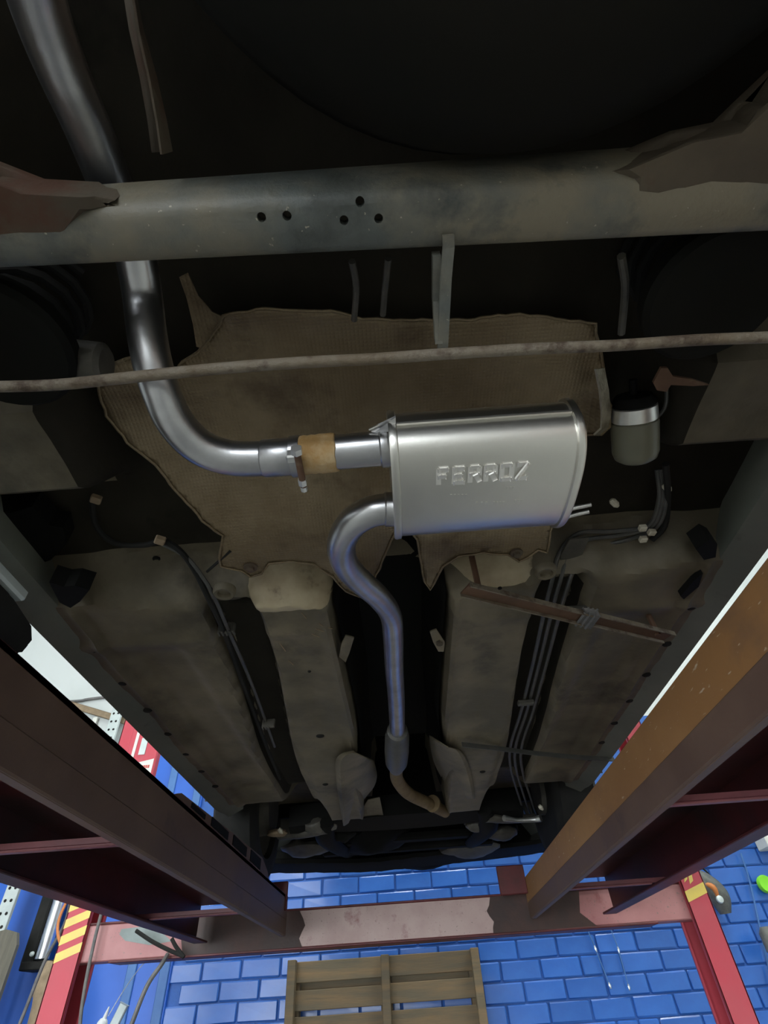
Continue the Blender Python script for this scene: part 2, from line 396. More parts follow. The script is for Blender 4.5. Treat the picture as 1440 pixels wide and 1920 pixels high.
post(-1.600, -1.486, [(.245, .034, .035), (.305, .034, .035), (.365, .034, .035), (.425, .03, .035), (.49, .034, .035), (.55, .034, .035)])
pr = post(1.338, 1.232, [(.245+.055, .04, -.02+.05)])
# worn upper stripe of the right post, three flakes left
for (xa, xb, za, zb) in ((1.25, 1.268, .372, .398), (1.272, 1.292, .365, .412), (1.298, 1.33, .40, .43)):
    b = B(); plate(b, [(xa, 2.95, za), (xb, 2.95, za+.012), (xb+.006, 2.95, zb), (xa+.008, 2.95, zb-.006)], (0, -.0012, 0)); obj('hazard_stripe', b, M['yellow'], pr)
for xw, xi in ((-1.6, -1.486), (1.338, 1.232)):      # rear pair, behind the camera
    s = 1 if xi > xw else -1
    b = B(); box(b, min(xw, xi), max(xw, xi), -2.3, -2.29, FZ, 1.45); box(b, min(xw, xi), max(xw, xi), -2.14, -2.13, FZ, 1.45); box(b, min(xw, xw+s*.01), max(xw, xw+s*.01), -2.3, -2.13, FZ, 1.45)
    obj('post', b, M['red'], lift)
def crossbeam(y, zb, zt):
    b = B(); box(b, -1.585, 1.325, y, y+.115, zb, zt, .004); cb = obj('cross_beam', b, M['crossface'], lift)
    b = B(); box(b, -1.50, 1.25, y-.006, y+.12, zt, zt+.008, .002); box(b, -1.36, 1.08, y-.006, y+.12, zb-.008, zb, .002); obj('edge_flange', b, M['reddark'], cb)
    b = B(); plate(b, [(-.56, y, zb+.002), (.44, y, zb+.002), (.45, y, zt-.002), (-.57, y, zt-.002)], (0, -.002, 0)); obj('worn_face', b, M['wornface'], cb)
    b = B(); plate(b, [PY(px, py, y) for px, py in ((228, 1742), (262, 1738), (300, 1745), (322, 1765), (280, 1772), (235, 1764), (224, 1752))], (0, -.0015, 0)); obj('bare_patch', b, M['barepatch'], cb)
    for x in (-.60, .45):                 # runway shadow and rust, put on the beam as dark plates
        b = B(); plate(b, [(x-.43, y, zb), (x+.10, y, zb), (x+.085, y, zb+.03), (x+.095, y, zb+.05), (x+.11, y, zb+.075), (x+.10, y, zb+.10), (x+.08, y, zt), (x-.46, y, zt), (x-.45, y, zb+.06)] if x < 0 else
              [(x-.10, y, zb), (x+.36, y, zb), (x+.30, y, zb+.05), (x+.32, y, zt), (x-.09, y, zt), (x-.10, y, zb+.10), (x-.115, y, zb+.08), (x-.105, y, zb+.06), (x-.09, y, zb+.04), (x-.098, y, zb+.02)], (0, -.004, 0)); obj('shadow_plate', b, M['shadowbrown'], cb)
crossbeam(2.972, .243, .374); crossbeam(-2.27, .243, .374)
# control box with notices on the left post
b = B(); box(b, -1.51, -1.335, 2.90, 2.95, .95, 1.40, .006); cb = obj('control_box', b, M['red'], lift)
b = B(); plate(b, [(-1.475, 2.9, .955), (-1.345, 2.9, .955), (-1.345, 2.9, 1.075), (-1.43, 2.9, 1.06), (-1.475, 2.9, 1.045)], (0, -.002, 0)); obj('notice_sheet', b, M['paper'], cb)
b = B()
for k in range(9): box(b, -1.462+k*.0115, -1.453+k*.0115, 2.8965, 2.898, 1.028, 1.043)
for k in range(4): box(b, -1.42+k*.012, -1.41+k*.012, 2.8965, 2.898, .99, 1.0)
tag(obj('print', b, M['redprint'], cb), kind='stuff')
b = B(); box(b, -1.478, -1.462, 2.897, 2.90, 1.075, 1.38); obj('pale_strip', b, M['paper'], cb)
b = B(); box(b, -1.44, -1.405, 2.896, 2.90, 1.10, 1.19); obj('sticker', b, M['perf'], cb)

# ================================================================== CAR
car = thing('car', 'underside of a raised car with new silver exhaust under its brown floor', 'car', (0, 1.3, RT))
H = .60
def floor_h(x, y):
    ax = abs(x)
    yk = .825 + .035*math.exp(-((ax-.12)/.05)**2) + .02*sst(.25, .32, ax)*(1-sst(.36, .42, ax)) - .03*sst(.45, .6, ax)
    up = lerp(.70, .735, sst(.78, .45, y))
    z = lerp(up, H, sst(yk-.035, yk+.03, y))
    inpan = sst(yk, yk+.06, y)
    z += .006*inpan*sst(.10, 0, abs(ax-.22))*0
    # toe board rises between the legs
    leg = sst(.15, .175, ax)*(1-sst(.30, .33, ax))
    z += (1-leg)*.16*sst(2.1, 2.5, y) + leg*.06*sst(2.35, 2.55, y)
    z -= .018*leg*sst(1.55, 1.75, y)
    # tunnel
    tw = .095 + .03*sst(1.4, 2.0, y)
    t = 1-sst(tw, tw+.035, ax)
    z += (.22*inpan + .05*(1-inpan)*sst(.55, .7, y))*t
    z -= .008*math.exp(-((ax-tw-.045)/.008)**2)*inpan
    # longitudinal channels
    cx, hw = ((-.325-.075*sst(.9, 1.9, y)*1.0) if x < 0 else (.355+.045*sst(.95, 1.9, y))), .052
    c = 1-sst(hw-.016, hw+.010, abs(x-cx))
    z += .065*c*inpan*(1-sst(2.2, 2.5, y))
    # cross beads and long swages
    z -= .006*math.exp(-((y-.965)/.02)**2)*sst(.15, .2, ax)
    z += .010*sst(.45, .48, ax)*(1-sst(.565, .59, ax))*sst(.98, 1.03, y)*(1-sst(1.95, 2.0, y))
    z += .005*(1-sst(.0, .05, abs(ax-.215)))*sst(1.02, 1.08, y)*(1-sst(1.45, 1.52, y))
    # seam ridge beside the sill
    z -= .011*math.exp(-((ax-.622)/.008)**2)*inpan
    # rounded side-member boxes ahead of the rear wheels
    bx = sst(.40, .47, ax)*(1-sst(.66, .70, ax))*sst(.33, .40, y)*(1-sst(.53, .60, y))
    z -= .11*bx
    z += .003*noise.noise(Vector((x*9, y*7, 1.3))) + .0012*noise.noise(Vector((x*30, y*26, 4)))
    return z
b = B(); NX, x0, x1, y0, y1, st = 150, -.70, .70, -.62, 2.75, .0125
NY = int((y1-y0)/st); V = []
for j in range(NY+1):
    y = y0+(y1-y0)*j/NY
    V.append([b.verts.new((lerp(x0, x1, i/NX), y, floor_h(lerp(x0, x1, i/NX), y))) for i in range(NX+1)])
for j in range(NY):
    for i in range(NX): b.faces.new((V[j][i], V[j][i+1], V[j+1][i+1], V[j+1][i]))
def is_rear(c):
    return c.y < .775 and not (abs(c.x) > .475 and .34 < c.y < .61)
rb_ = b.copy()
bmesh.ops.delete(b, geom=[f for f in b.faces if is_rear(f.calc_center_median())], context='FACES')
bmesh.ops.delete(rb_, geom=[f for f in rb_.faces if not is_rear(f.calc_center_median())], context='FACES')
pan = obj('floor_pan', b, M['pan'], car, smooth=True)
o = obj('rear_floor', rb_, M['darkpan'], car, smooth=True); o['label'] = 'darkened floor over the rear axle'  # shade of the rear floor put into its colour; lit boxes stay lighter
# pale dusty bulges where the floor steps up, either side of the tunnel
def bulge(xa, xb, ya, yb):
    b = B(); R = []
    for j in range(21):
        v = j/20; R.append([])
        for i in range(31):
            u = i/30; x, y = lerp(xa, xb, u), lerp(ya, yb, v)
            r = abs(2*u-1)**5 + abs(2*v-1)**3; k = max(0, 1-r)**.6
            R[-1].append(b.verts.new((x, y, floor_h(x, y)+.004-.017*k+.003*noise.noise(Vector((x*40, y*40, 7))))))
    for j in range(20):
        for i in range(30): b.faces.new((R[j][i], R[j][i+1], R[j+1][i+1], R[j+1][i]))
    o = obj('crossmember_bulge', b, M['dust'], car, smooth=True); o['label'] = 'pale dusty rounded bulge at the floor step beside the tunnel'
bulge(-.285, -.105, .755, .885); bulge(.10, .30, .755, .855)

# added black sheet just under the tunnel surface
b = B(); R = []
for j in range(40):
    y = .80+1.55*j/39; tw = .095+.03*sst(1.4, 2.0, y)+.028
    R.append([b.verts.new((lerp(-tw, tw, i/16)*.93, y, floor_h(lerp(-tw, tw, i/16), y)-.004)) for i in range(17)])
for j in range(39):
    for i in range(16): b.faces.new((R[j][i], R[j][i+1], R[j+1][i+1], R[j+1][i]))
o = obj('tunnel_sheet', b, M['well'], car, smooth=True); o['label'] = 'black sheet inside the centre tunnel'

for s in (-1, 1):                          # dark strips laid along the two rail channels
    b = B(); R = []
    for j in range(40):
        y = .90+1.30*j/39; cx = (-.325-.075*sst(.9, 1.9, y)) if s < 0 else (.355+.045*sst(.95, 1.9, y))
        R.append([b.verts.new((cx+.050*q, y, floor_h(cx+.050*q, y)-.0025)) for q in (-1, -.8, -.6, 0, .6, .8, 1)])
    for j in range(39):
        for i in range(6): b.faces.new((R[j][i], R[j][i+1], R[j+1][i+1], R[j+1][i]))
    obj('channel_strip', b, M['darkpan'], car, smooth=True)

# body shell: lofted sections closing the car above
def section(y, hw, zlo, zbelt, zroof, rw):
    return [(-.62, zlo+.16), (-hw+.02, zlo+.05), (-hw, zlo+.10), (-hw-.02, (zlo+zbelt)/2), (-hw+.01, zbelt), (-rw, zroof-.06), (-rw+.12, zroof),
            (rw-.12, zroof), (rw, zroof-.06), (hw-.01, zbelt), (hw+.02, (zlo+zbelt)/2), (hw, zlo+.10), (hw-.02, zlo+.05), (.62, zlo+.16)]
secs = [(-.66, .60, .66, 1.2, 1.3, .5), (-.60, .74, .62, 1.3, 1.75, .55), (-.2, .785, .62, 1.35, 1.98, .58), (.6, .80, .62, 1.35, 2.02, .58), (1.5, .80, .62, 1.34, 2.0, .57),
        (2.1, .80, .62, 1.33, 1.75, .56), (2.45, .80, .62, 1.32, 1.42, .62), (3.1, .78, .62, 1.2, 1.25, .62), (3.42, .70, .64, 1.05, 1.10, .58), (3.52, .52, .66, .95, 1.0, .45)]
b = B(); R = [[b.verts.new((x, y, z)) for x, z in section(y, *q)] for y, *q in secs]
for i in range(len(R)-1):
    for k in range(len(R[0])-1): b.faces.new((R[i][k], R[i][k+1], R[i+1][k+1], R[i+1][k]))
b.faces.new(R[0]); b.faces.new(R[-1])
shell = obj('body_shell', b, M['body'], car, smooth=True)
for s in (-1, 1):                          # side windows
    for (ya, yb) in ((-.25, .55), (.62, 1.5)):
        b = B(); plate(b, [(s*.795, ya, 1.40), (s*.795, yb, 1.40), (s*.64, yb-.12, 1.86), (s*.64, ya+.1, 1.86)], (s*.006, 0, .002)); obj('side_window', b, M['glass'], shell)
for s in (-1, 1):                          # sills with pinch flange
    b = B(); prof = [(.645, .605), (.672, .592), (.690, .583), (.698, .580), (.701, .583), (.700, .594), (.715, .607), (.745, .626), (.772, .650), (.786, .680), (.795, .74), (.70, .76), (.645, .64)]
    ys = [.42+.06*k for k in range(32)]
    R = [[b.verts.new((s*x, y, z + (.03*sst(.62, .42, y) if z < .65 else 0) + (.02*sst(2.1, 2.28, y) if z < .65 else 0))) for x, z in prof] for y in ys]
    n = len(prof)
    for i in range(len(R)-1):
        for k in range(n): b.faces.new((R[i][k], R[i][(k+1) % n], R[i+1][(k+1) % n], R[i+1][k]))
    b.faces.new(R[0]); b.faces.new(R[-1])
    obj('sill', b, M['sill'], car, smooth=True)
    for k in range(7):                     # drain plugs along the sill
        b = B(); y = .98+.155*k; lathe(b, (s*.648, y, .607), (0, 0, -1), [(0, .011), (.006, .012), (.009, .009), (.010, .004)], 12); obj('drain_plug', b, M['rubber'], pan)

# wheels
def wheel(s, y):
    c = Vector((s*.70, y, RT+.285)); b = B()
    lathe(b, c, (1, 0, 0), [(-.085, .19), (-.088, .22), (-.085, .262), (-.07, .281), (-.03, .285), (.03, .285), (.07, .281), (.085, .262), (.088, .22), (.085, .19), (.03, .17), (-.03, .17)], 40)
    wh = obj('wheel', b, M['rubber'], car, smooth=True)
    b = B(); lathe(b, c, (1, 0, 0), [(-.075, .185), (-.06, .19), (.05, .188), (.07, .19), (.03, .15), (.02, .06), (-.02, .055), (-.04, .15)], 32); obj('rim', b, M['castgrey'], wh, smooth=True)
    b = B(); lathe(b, c-Vector((s*.06, 0, 0)), (s, 0, 0), [(-.05, .05), (-.045, .10), (.02, .105), (.04, .06)], 28); obj('brake_drum', b, M['castgrey'], wh, smooth=True)
for s in (-1, 1): wheel(s, .03); wheel(s, 2.60)

# spare wheel well behind the axle
b = B(); lathe(b, (.13, -.20, .70), (0, 0, -1), [(0, .335), (.08, .33), (.155, .315), (.185, .285), (.195, .24), (.197, .18), (.188, .16), (.186, .09), (.194, .07), (.194, .02)], 56)
ww = obj('spare_wheel_well', b, M['well'], car, smooth=True)
ww['label'] = 'black rounded spare wheel well behind the axle'
b = B(); box(b, -.62, .62, -.72, -.55, .56, .80, .04); obj('rear_bumper', b, M['well'], car)

# rear axle beam : open pressed section
ax0, ax1 = PZ(-60, 470, .53), PZ(1500, 385, .53)
def beam_pts():
    P = []
    for i in range(41):
        t = i/40; x = lerp(-.58, .58, t)
        yf = lerp(.178, .1945, (x+.35)/.745); yr = lerp(.128, .130, t) + .0*t
        P.append((x, yr, yf))
    return P
b = B(); R = []
for x, yr, yf in beam_pts():
    wob = .0012*noise.noise(Vector((x*14, 0, 0)))
    prof = [(yr-.004, .585), (yr, .55), (yr+.006, .536+wob), (yr+.014, .531+wob), (yr+.034, .529), (yf-.010, .530+wob), (yf-.003, .534), (yf, .541), (yf+.002, .585), (yf-.004, .585), (yf-.007, .545), (yr+.012, .541), (yr+.004, .585)]
    R.append([b.verts.new((x, y, z)) for y, z in prof])
n = len(R[0])
for i in range(len(R)-1):
    for k in range(n): b.faces.new((R[i][k], R[i][(k+1) % n], R[i+1][(k+1) % n], R[i+1][k]))
b.faces.new(R[0]); b.faces.new(R[-1])
axle = obj('rear_axle_beam', b, M['beam'], car, smooth=True)
cs = []
for px, py in ((490, 408), (538, 405), (675, 380), (645, 413), (710, 410)):
    p = PZ(px, py, .53); bb = B(); lathe(bb, (p.x, p.y, .515), (0, 0, 1), [(0, .0042), (.032, .0042)], 14); cs.append(obj('c', bb, M['rust'], base=(0, 0, 0)))
cut(axle, cs)
for p_ in axle.data.polygons: p_.use_smooth = True
try: axle.data.set_sharp_from_angle(angle=math.radians(40))
except Exception: pass
# trailing arms welded to the beam ends
def arm(pl, zt, lab):
    b = B(); plate(b, pl, (0, 0, zt)); bmesh.ops.bevel(b, geom=b.edges[:], offset=.010, segments=3, affect='EDGES')
    o = obj('trailing_arm', b, M['rust'], axle, smooth=True); o['label'] = lab
zA = .5305
arm([PZ(q[0], q[1], zA) for q in ((232, 386), (150, 370), (40, 364), (-60, 350), (-260, 180), (-420, 260), (-300, 560), (-60, 500), (40, 470), (120, 432))], .05, 'rust brown arm welded to left end of beam')
arm([PZ(q[0], q[1], zA) for q in ((1120, 340), (1180, 318), (1300, 292), (1390, 250), (1440, 232), (1560, 60), (1760, 100), (1700, 420), (1440, 385), (1330, 372), (1200, 358))], .05, 'rust brown arm welded to right end of beam')
# thin cross rod and the strut that carries it
pts = [PZ(x, y, .50) for x, y in ((-330, 742), (-60, 727), (100, 722), (240, 708), (400, 692), (560, 680), (700, 673), (830, 664), (1000, 654), (1150, 648), (1300, 638), (1400, 634), (1500, 630), (1720, 618))]
b = B(); tube(b, pts, .0062, 10, smooth_n=4); rod = obj('cross_rod', b, M['rod'], car, smooth=True); rod['label'] = 'thin rusty rod running across ahead of the axle beam'
b = B(); a, c, d = PZ(840, 440, .5275), PZ(841, 462, .527), PZ(829, 668, .505)
ribbon(b, [a, c, PZ(836, 520, .520), d], (.0055, 0, 0), (0, 0, .003)); obj('rod_strut', b, M['beam'], rod)
b = B(); ribbon(b, [PZ(818, 475, .535), PZ(818, 560, .53), PZ(822, 640, .51)], (.004, 0, 0), (0, 0, .006)); obj('strut_web', b, M['beam'], rod)
# coil springs and their pans
for s, px, py in ((-1, 60, 585), (1, 1275, 500)):
    c = PZ(px, py, .66)
    b = B(); tube(b, [(c.x+.055*math.cos(t*.45), c.y+.055*math.sin(t*.45), .57+.0022*t) for t in range(70)], .0065, 8); sp = obj('coil_spring', b, M['rubber'], car, smooth=True)
    b = B(); lathe(b, (c.x, c.y, .572), (0, 0, -1), [(-.02, .078), (0, .080), (.008, .074), (.010, .05), (.004, .03)], 32); obj('spring_pan', b, M['well'], sp, smooth=True)
b = B(); lathe(b, PZ(1392, 535, .62), (.3, -.2, -1), [(-.03, .03), (-.02, .034), (.01, .036), (.02, .028), (.012, .015)], 24); obj('axle_bush', b, M['rubber'], car, smooth=True)
b = B(); lathe(b, PZ(170, 680, .60), (1, .15, -.1), [(-.02, .02), (-.015, .026), (.015, .026), (.02, .02)], 24); obj('axle_bush', b, M['castgrey'], car, smooth=True)
# hanging cables between axle and floor
for pp, r in ((((660, 490), (668, 540), (664, 600)), .004), (((728, 485), (722, 540), (718, 590)), .004), (((1165, 480), (1172, 540), (1165, 625)), .005)):
    b = B(); tube(b, [PZ(x, y, .60+.02*i) for i, (x, y) in enumerate(pp)], r, 8, smooth_n=5); obj('brake_cable', b, M['castgrey'], car, smooth=True)

# ---------------------------------------------------------------- heat shield
def sh_z(u, v):
    z = lerp(.683, .608, sst(.62, 1.20, v))
    z -= .015*sst(.50, .42, v)
    z += .022*math.exp(-((u-.23)/.22)**2-((v-.9)/.22)**2)
    z -= .028*sst(.47, .56, u)*sst(.55, .7, v)
    z -= .012*sst(-.42, -.60, u)
    z += .05*math.exp(-(u/.10)**2)*sst(1.05, 1.35, v)
    z += .003*noise.noise(Vector((u*7, v*7, 0)))+.0015*noise.noise(Vector((u*25, v*25, 2)))
    return z
outline = [(185, 725), (203, 682), (250, 668), (330, 690), (385, 648), (420, 592), (480, 580), (560, 580), (620, 584), (680, 596), (750, 600), (820, 600), (890, 598), (960, 588), (1040, 596), (1115, 606), (1122, 640), (1132, 690), (1143, 760),
           (1142, 800), (1128, 813), (1090, 816), (1060, 880), (1036, 980), (1026, 1036), (1010, 1030), (990, 1046), (972, 1052), (952, 1040), (905, 1036), (860, 1042), (832, 1062), (808, 1105), (795, 1090), (782, 1010), (762, 990), (740, 1000), (700, 1090), (676, 1120), (650, 1108), (622, 1080), (590, 1058), (545, 1052), (505, 1057), (492, 1074), (470, 1080), (452, 1070), (415, 1062), (412, 1045), (418, 1005),
           (380, 975), (330, 920), (290, 870), (240, 830), (200, 780)]
def inter(P, Q, k): return [(lerp(P[0], Q[0], i/k), lerp(P[1], Q[1], i/k)) for i in range(k)]
op = []
for i in range(len(outline)):
    P, Q = outline[i], outline[(i+1) % len(outline)]; k = max(1, int(math.hypot(P[0]-Q[0], P[1]-Q[1])/14)); op += inter(P, Q, k)
ou = []
for px, py in op:
    d = ray(px, py); ou.append(Vector((d.x/d.z + random.uniform(-.0025, .0025), d.y/d.z + random.uniform(-.0025, .0025))))
n = len(ou); pts2 = list(ou)
def inside(p, poly):
    c = False; j = len(poly)-1
    for i in range(len(poly)):
        a, q = poly[i], poly[j]
        if (a.y > p.y) != (q.y > p.y) and p.x < (q.x-a.x)*(p.y-a.y)/(q.y-a.y)+a.x: c = not c
        j = i
    return c
g = .017; uu = -.64
while uu < .6:
    vv = .40
    while vv < 1.45:
        p = Vector((uu+random.uniform(-.003, .003), vv+random.uniform(-.003, .003)))
        if inside(p, ou) and min((p-q).length for q in ou) > .008: pts2.append(p)
        vv += g
    uu += g
r = delaunay_2d_cdt(pts2, [(i, (i+1) % n) for i in range(n)], [], 1, 1e-5)
b = B(); vs = []
for p in r[0]:
    z = sh_z(p.x, p.y); vs.append(b.verts.new((p.x*z, p.y*z, z)))
for f in r[2]: b.faces.new([vs[i] for i in f])
shield = obj('heat_shield', b, M['shield'], car, smooth=True)
md = shield.modifiers.new('thickness', 'SOLIDIFY'); md.thickness = .0015; md.offset = 1
shield['label'] = 'brown silver embossed foil heat shield with wavy torn edges'
edge = [Vector((p.x*sh_z(*p), p.y*sh_z(*p), sh_z(*p)-.001)) for p in ou]
b = B(); tube(b, edge+[edge[0]], .0022, 6, caps=False); obj('rolled_edge', b, M['shield'], shield, smooth=True)
for px, py, rad in ((470, 1062, .013), (968, 1036, .012)):      # washers and bolts
    d = ray(px, py); u, v = d.x/d.z, d.y/d.z; z = sh_z(u, v)
    b = B(); lathe(b, (u*z, v*z, z), (0, 0, -1), [(0, rad), (.003, rad), (.004, rad*.6), (.009, rad*.55), (.010, rad*.3)], 14); obj('shield_bolt', b, M['rust'], shield, smooth=True)
# loose foil tongue at the rear left
b = B(); tp = [(336, 520, .70), (352, 512, .70), (372, 555, .695), (398, 585, .69), (418, 594, .685), (410, 625, .685), (384, 655, .68), (368, 650, .68), (362, 610, .69), (350, 560, .695)]
plate(b, [PZ(x, y, z) for x, y, z in tp], (0, 0, .002)); obj('foil_tongue', b, M['shield'], shield)
# bright turned-down foil flange at the right end
b = B(); fl = [(1130, 690), (1138, 730), (1142, 770), (1141, 800), (1128, 812)]
Rr = [[PZ(x, y, .645), PZ(x-16, y+2, .63)] for x, y in fl]
VV = [[b.verts.new(q) for q in row] for row in Rr]
for i in range(len(VV)-1): b.faces.new((VV[i][0], VV[i][1], VV[i+1][1], VV[i+1][0]))
o = obj('end_flange', b, M['foil'], shield); o['label'] = 'bright crinkled foil end'; md = o.modifiers.new('thickness', 'SOLIDIFY'); md.thickness = .003
# strip of shield beside the tail pipe, above the axle
b = B(); st_ = [(248, -30), (262, 60), (282, 150), (296, 230), (304, 290)]
Rr = [[PZ(x, y, .56), PZ(x+4+.055*max(0, y), y-6, .575), PZ(x-16, y-4, .66)] for x, y in st_]
VV = [[b.verts.new(q) for q in row] for row in Rr]
for i in range(len(VV)-1):
    for k in range(2): b.faces.new((VV[i][k], VV[i][k+1], VV[i+1][k+1], VV[i+1][k]))
o = obj('rear_shield_strip', b, M['rust'], car); md = o.modifiers.new('thickness', 'SOLIDIFY'); md.thickness = .002

# ---------------------------------------------------------------- exhaust
MYC, MZC, MA, MB_ = .459, .505, .089, .053
def muf(t, e=0.0):
    c, s = math.cos(t), math.sin(t); k = .72 if c < 0 else .82
    return (MYC+(MA+e)*math.copysign(abs(c)**k, c), MZC+(MB_+e)*math.copysign(abs(s)**k, s))
def muf_bottom(y):                        # z of the lower skin at y
    c = max(-1, min(1, (y-MYC)/MA)); k = .72 if c < 0 else .82; c = abs(c)**(1/k); s = math.sqrt(max(0, 1-c*c)); return MZC-MB_*s**k
mx0, mx1 = .018, .2335
def loft(rings, mat_, name, par):
    b = B(); R = [[b.verts.new(p) for p in r_] for r_ in rings]; n = len(R[0])
    for i in range(len(R)-1):
        for k in range(n): b.faces.new((R[i][k], R[i][(k+1) % n], R[i+1][(k+1) % n], R[i+1][k]))
    b.faces.new(R[0][::-1]); b.faces.new(R[-1]); return obj(name, b, mat_, par, smooth=True)
def mring(x, e): return [(x, *muf(2*math.pi*k/72, e)) for k in range(72)]
silencer = loft([mring(lerp(mx0, mx1, k/10), 0) for k in range(11)], M['muffler'], 'muffler', car)
silencer['label'] = 'new satin silver oval muffler with raised lettering'
for x, s in ((mx0, -1), (mx1, 1)):
    loft([mring(x-s*.004, .0008), mring(x-s*.003, .0035), mring(x+s*.003, .0042), mring(x+s*.006, .003), mring(x+s*.006, -.004), mring(x+s*.002, -.010), mring(x+s*.005, -.03)], M['muffler'], 'end_cap', silencer)
b = B(); ribbon(b, [(x, MYC-MA-.001, MZC-.004) for x in (mx0+.004, .1, mx1-.004)], (0, -.003, -.001), (0, -.0003, .0012)); obj('seam', b, M['muffler'], silencer)
# raised block lettering
GL = {'F': [(0, 0, 0, 1), (0, 1, 1, 1), (0, .52, .75, .52)], 'E': [(0, 0, 0, 1), (0, 1, 1, 1), (0, .5, .8, .5), (0, 0, 1, 0)],
      'R': [(0, 0, 0, 1), (0, 1, .9, 1), (.9, 1, .9, .52), (0, .52, .9, .52), (.55, .52, 1, 0)], 'O': [(0, 0, 0, 1), (1, 0, 1, 1), (0, 0, 1, 0), (0, 1, 1, 1)], 'Z': [(0, 1, 1, 1), (1, 1, 0, 0), (0, 0, 1, 0)]}
def on_skin(x, y): return Vector((x, y, muf_bottom(y)))
pL, pR_ = PZ(822, 906, .4535), PZ(988, 891, .4535)
lx0, lx1 = pL.x, pR_.x; ybase = pL.y; lh = -(PZ(822, 902, .4535).y-PZ(822, 880, .4535).y)
word = 'FERROZ'; pitch_ = (lx1-lx0)/(len(word)-.35); lw = pitch_*.62
for i, ch in enumerate(word):
    b = B()
    for (a0, b0, a1, b1) in GL[ch]:
        P0 = Vector((lx0+i*pitch_+a0*lw, ybase+b0*lh)); P1 = Vector((lx0+i*pitch_+a1*lw, ybase+b1*lh))
        p0, p1 = on_skin(*P0), on_skin(*P1); bar(b, p0, p1, .0036, .0040, (0, 0, 1), .0013)
    obj('letter', b, M['letter'], silencer)
b = B()                                   # stamped, unreadable marks under the word
rq = random.Random(3)
for px, py in [(845+q*7, 926) for q in range(5)]+[(893+q*9, 940) for q in range(3)]+[(925+q*6, 939) for q in range(4)]+[(965+q*6, 936) for q in range(3)]+[(950+q*6, 912) for q in range(3)]:
    p = PZ(px, py, .455); q = on_skin(p.x, p.y); box(b, q.x-.0012, q.x+.0012, q.y-.002, q.y+.002, q.z-.0006, q.z+.001)
tag(obj('stamped_marks', b, M['muffler'], silencer), kind='stuff')
# gusset
b = B(); plate(b, [PZ(692, 806, .515), PZ(738, 785, .515), PZ(742, 782, .50), PZ(742, 808, .50), PZ(700, 812, .51)], (0, 0, .003)); obj('gusset', b, M['pipe'], silencer)
b = B(); tube(b, [PZ(692, 806, .513), PZ(738, 784, .513)], .0016, 6); obj('gusset_rim', b, M['muffler'], silencer)
# tail pipe
PR = .0219
tp = [(745, 838, .504), (690, 843, .504), (620, 849, .504), (560, 855, .504), (490, 860, .504), (430, 858, .505), (375, 838, .509), (330, 793, .518), (303, 735, .535), (286, 680, .556), (275, 620, .585), (268, 560, .615), (258, 500, .628), (240, 430, .633), (205, 340, .63), (165, 240, .622), (125, 150, .61), (95, 75, .60), (70, 0, .59), (50, -80, .58)]
b = B(); tube(b, [PZ(*q) for q in tp], PR, 24, smooth_n=5); tail = obj('tail_pipe', b, M['pipe'], car, smooth=True)
tail['label'] = 'bent silver tail pipe passing over the axle beam'
P0, P1 = PZ(495, 860, .504), PZ(562, 855, .504)
b = B(); d = (P1-P0).normalized(); lathe(b, P0, d, [(-.002, PR+.0002), (0, PR+.0016), ((P1-P0).length, PR+.0016), ((P1-P0).length+.002, PR)], 28); obj('slip_sleeve', b, M['pipe'], tail, smooth=True)
P2, P3 = PZ(566, 854, .504), PZ(630, 848, .504); d = (P3-P2)
b = B(); prof = []
for k in range(10): prof.append((d.length*k/9, PR+.0022+random.uniform(-.0006, .0008)))
lathe(b, P2, d, [(-.001, PR)]+prof+[(d.length+.001, PR)], 28)
for v in b.verts:
    v.co += Vector((noise.noise(v.co*60)*.004 if (v.co-P3).length < .03 else 0, 0, 0))
pb = obj('paste_band', b, M['rustpaste'], tail, smooth=True); pb['label'] = 'ochre band of baked sealing paste on the pipe'
for x0_, x1_ in ((712, 738),):
    P0, P1 = PZ(x0_, 841, .504), PZ(x1_+6, 838, .504); d = P1-P0
    b = B(); lathe(b, P0, d, [(0, PR), (.002, PR+.0022), (d.length*.45, PR+.0026), (d.length*.6, PR+.001), (d.length, PR+.004)], 28); obj('weld_collar', b, M['pipe'], tail, smooth=True)
# clamp with its two ears and bolt
c0 = PZ(556, 856, .504); ax = (PZ(600, 852, .504)-PZ(500, 860, .504)).normalized()
b = B(); lathe(b, c0-ax*.006, ax, [(0, PR+.001), (0, PR+.004), (.012, PR+.004), (.012, PR+.001)], 28)
clampo = obj('pipe_clamp', b, M['pipe'], tail, smooth=True)
b = B(); box(b, c0.x-.008, c0.x+.008, c0.y-.022, c0.y-.010, .478, .492, .002); obj('clamp_lug', b, M['alu'], clampo)
b = B(); q0, q1 = PZ(556, 845, .476), PZ(570, 916, .476)
tube(b, [q0, q1], .0042, 10); obj('clamp_bolt', b, M['rustbar'], clampo, smooth=True)
b = B(); lathe(b, q0, (q0-q1), [(-.004, .007), (.004, .007)], 6); obj('clamp_nut', b, M['alu'], clampo)
b = B(); lathe(b, PZ(567, 903, .476), (q1-q0), [(-.004, .0055), (.005, .0055)], 6); obj('clamp_nut', b, M['alu'], clampo)
b = B(); lathe(b, q1, (q1-q0), [(-.004, .0045), (.003, .0045)], 8); obj('clamp_nut', b, M['alu'], clampo)
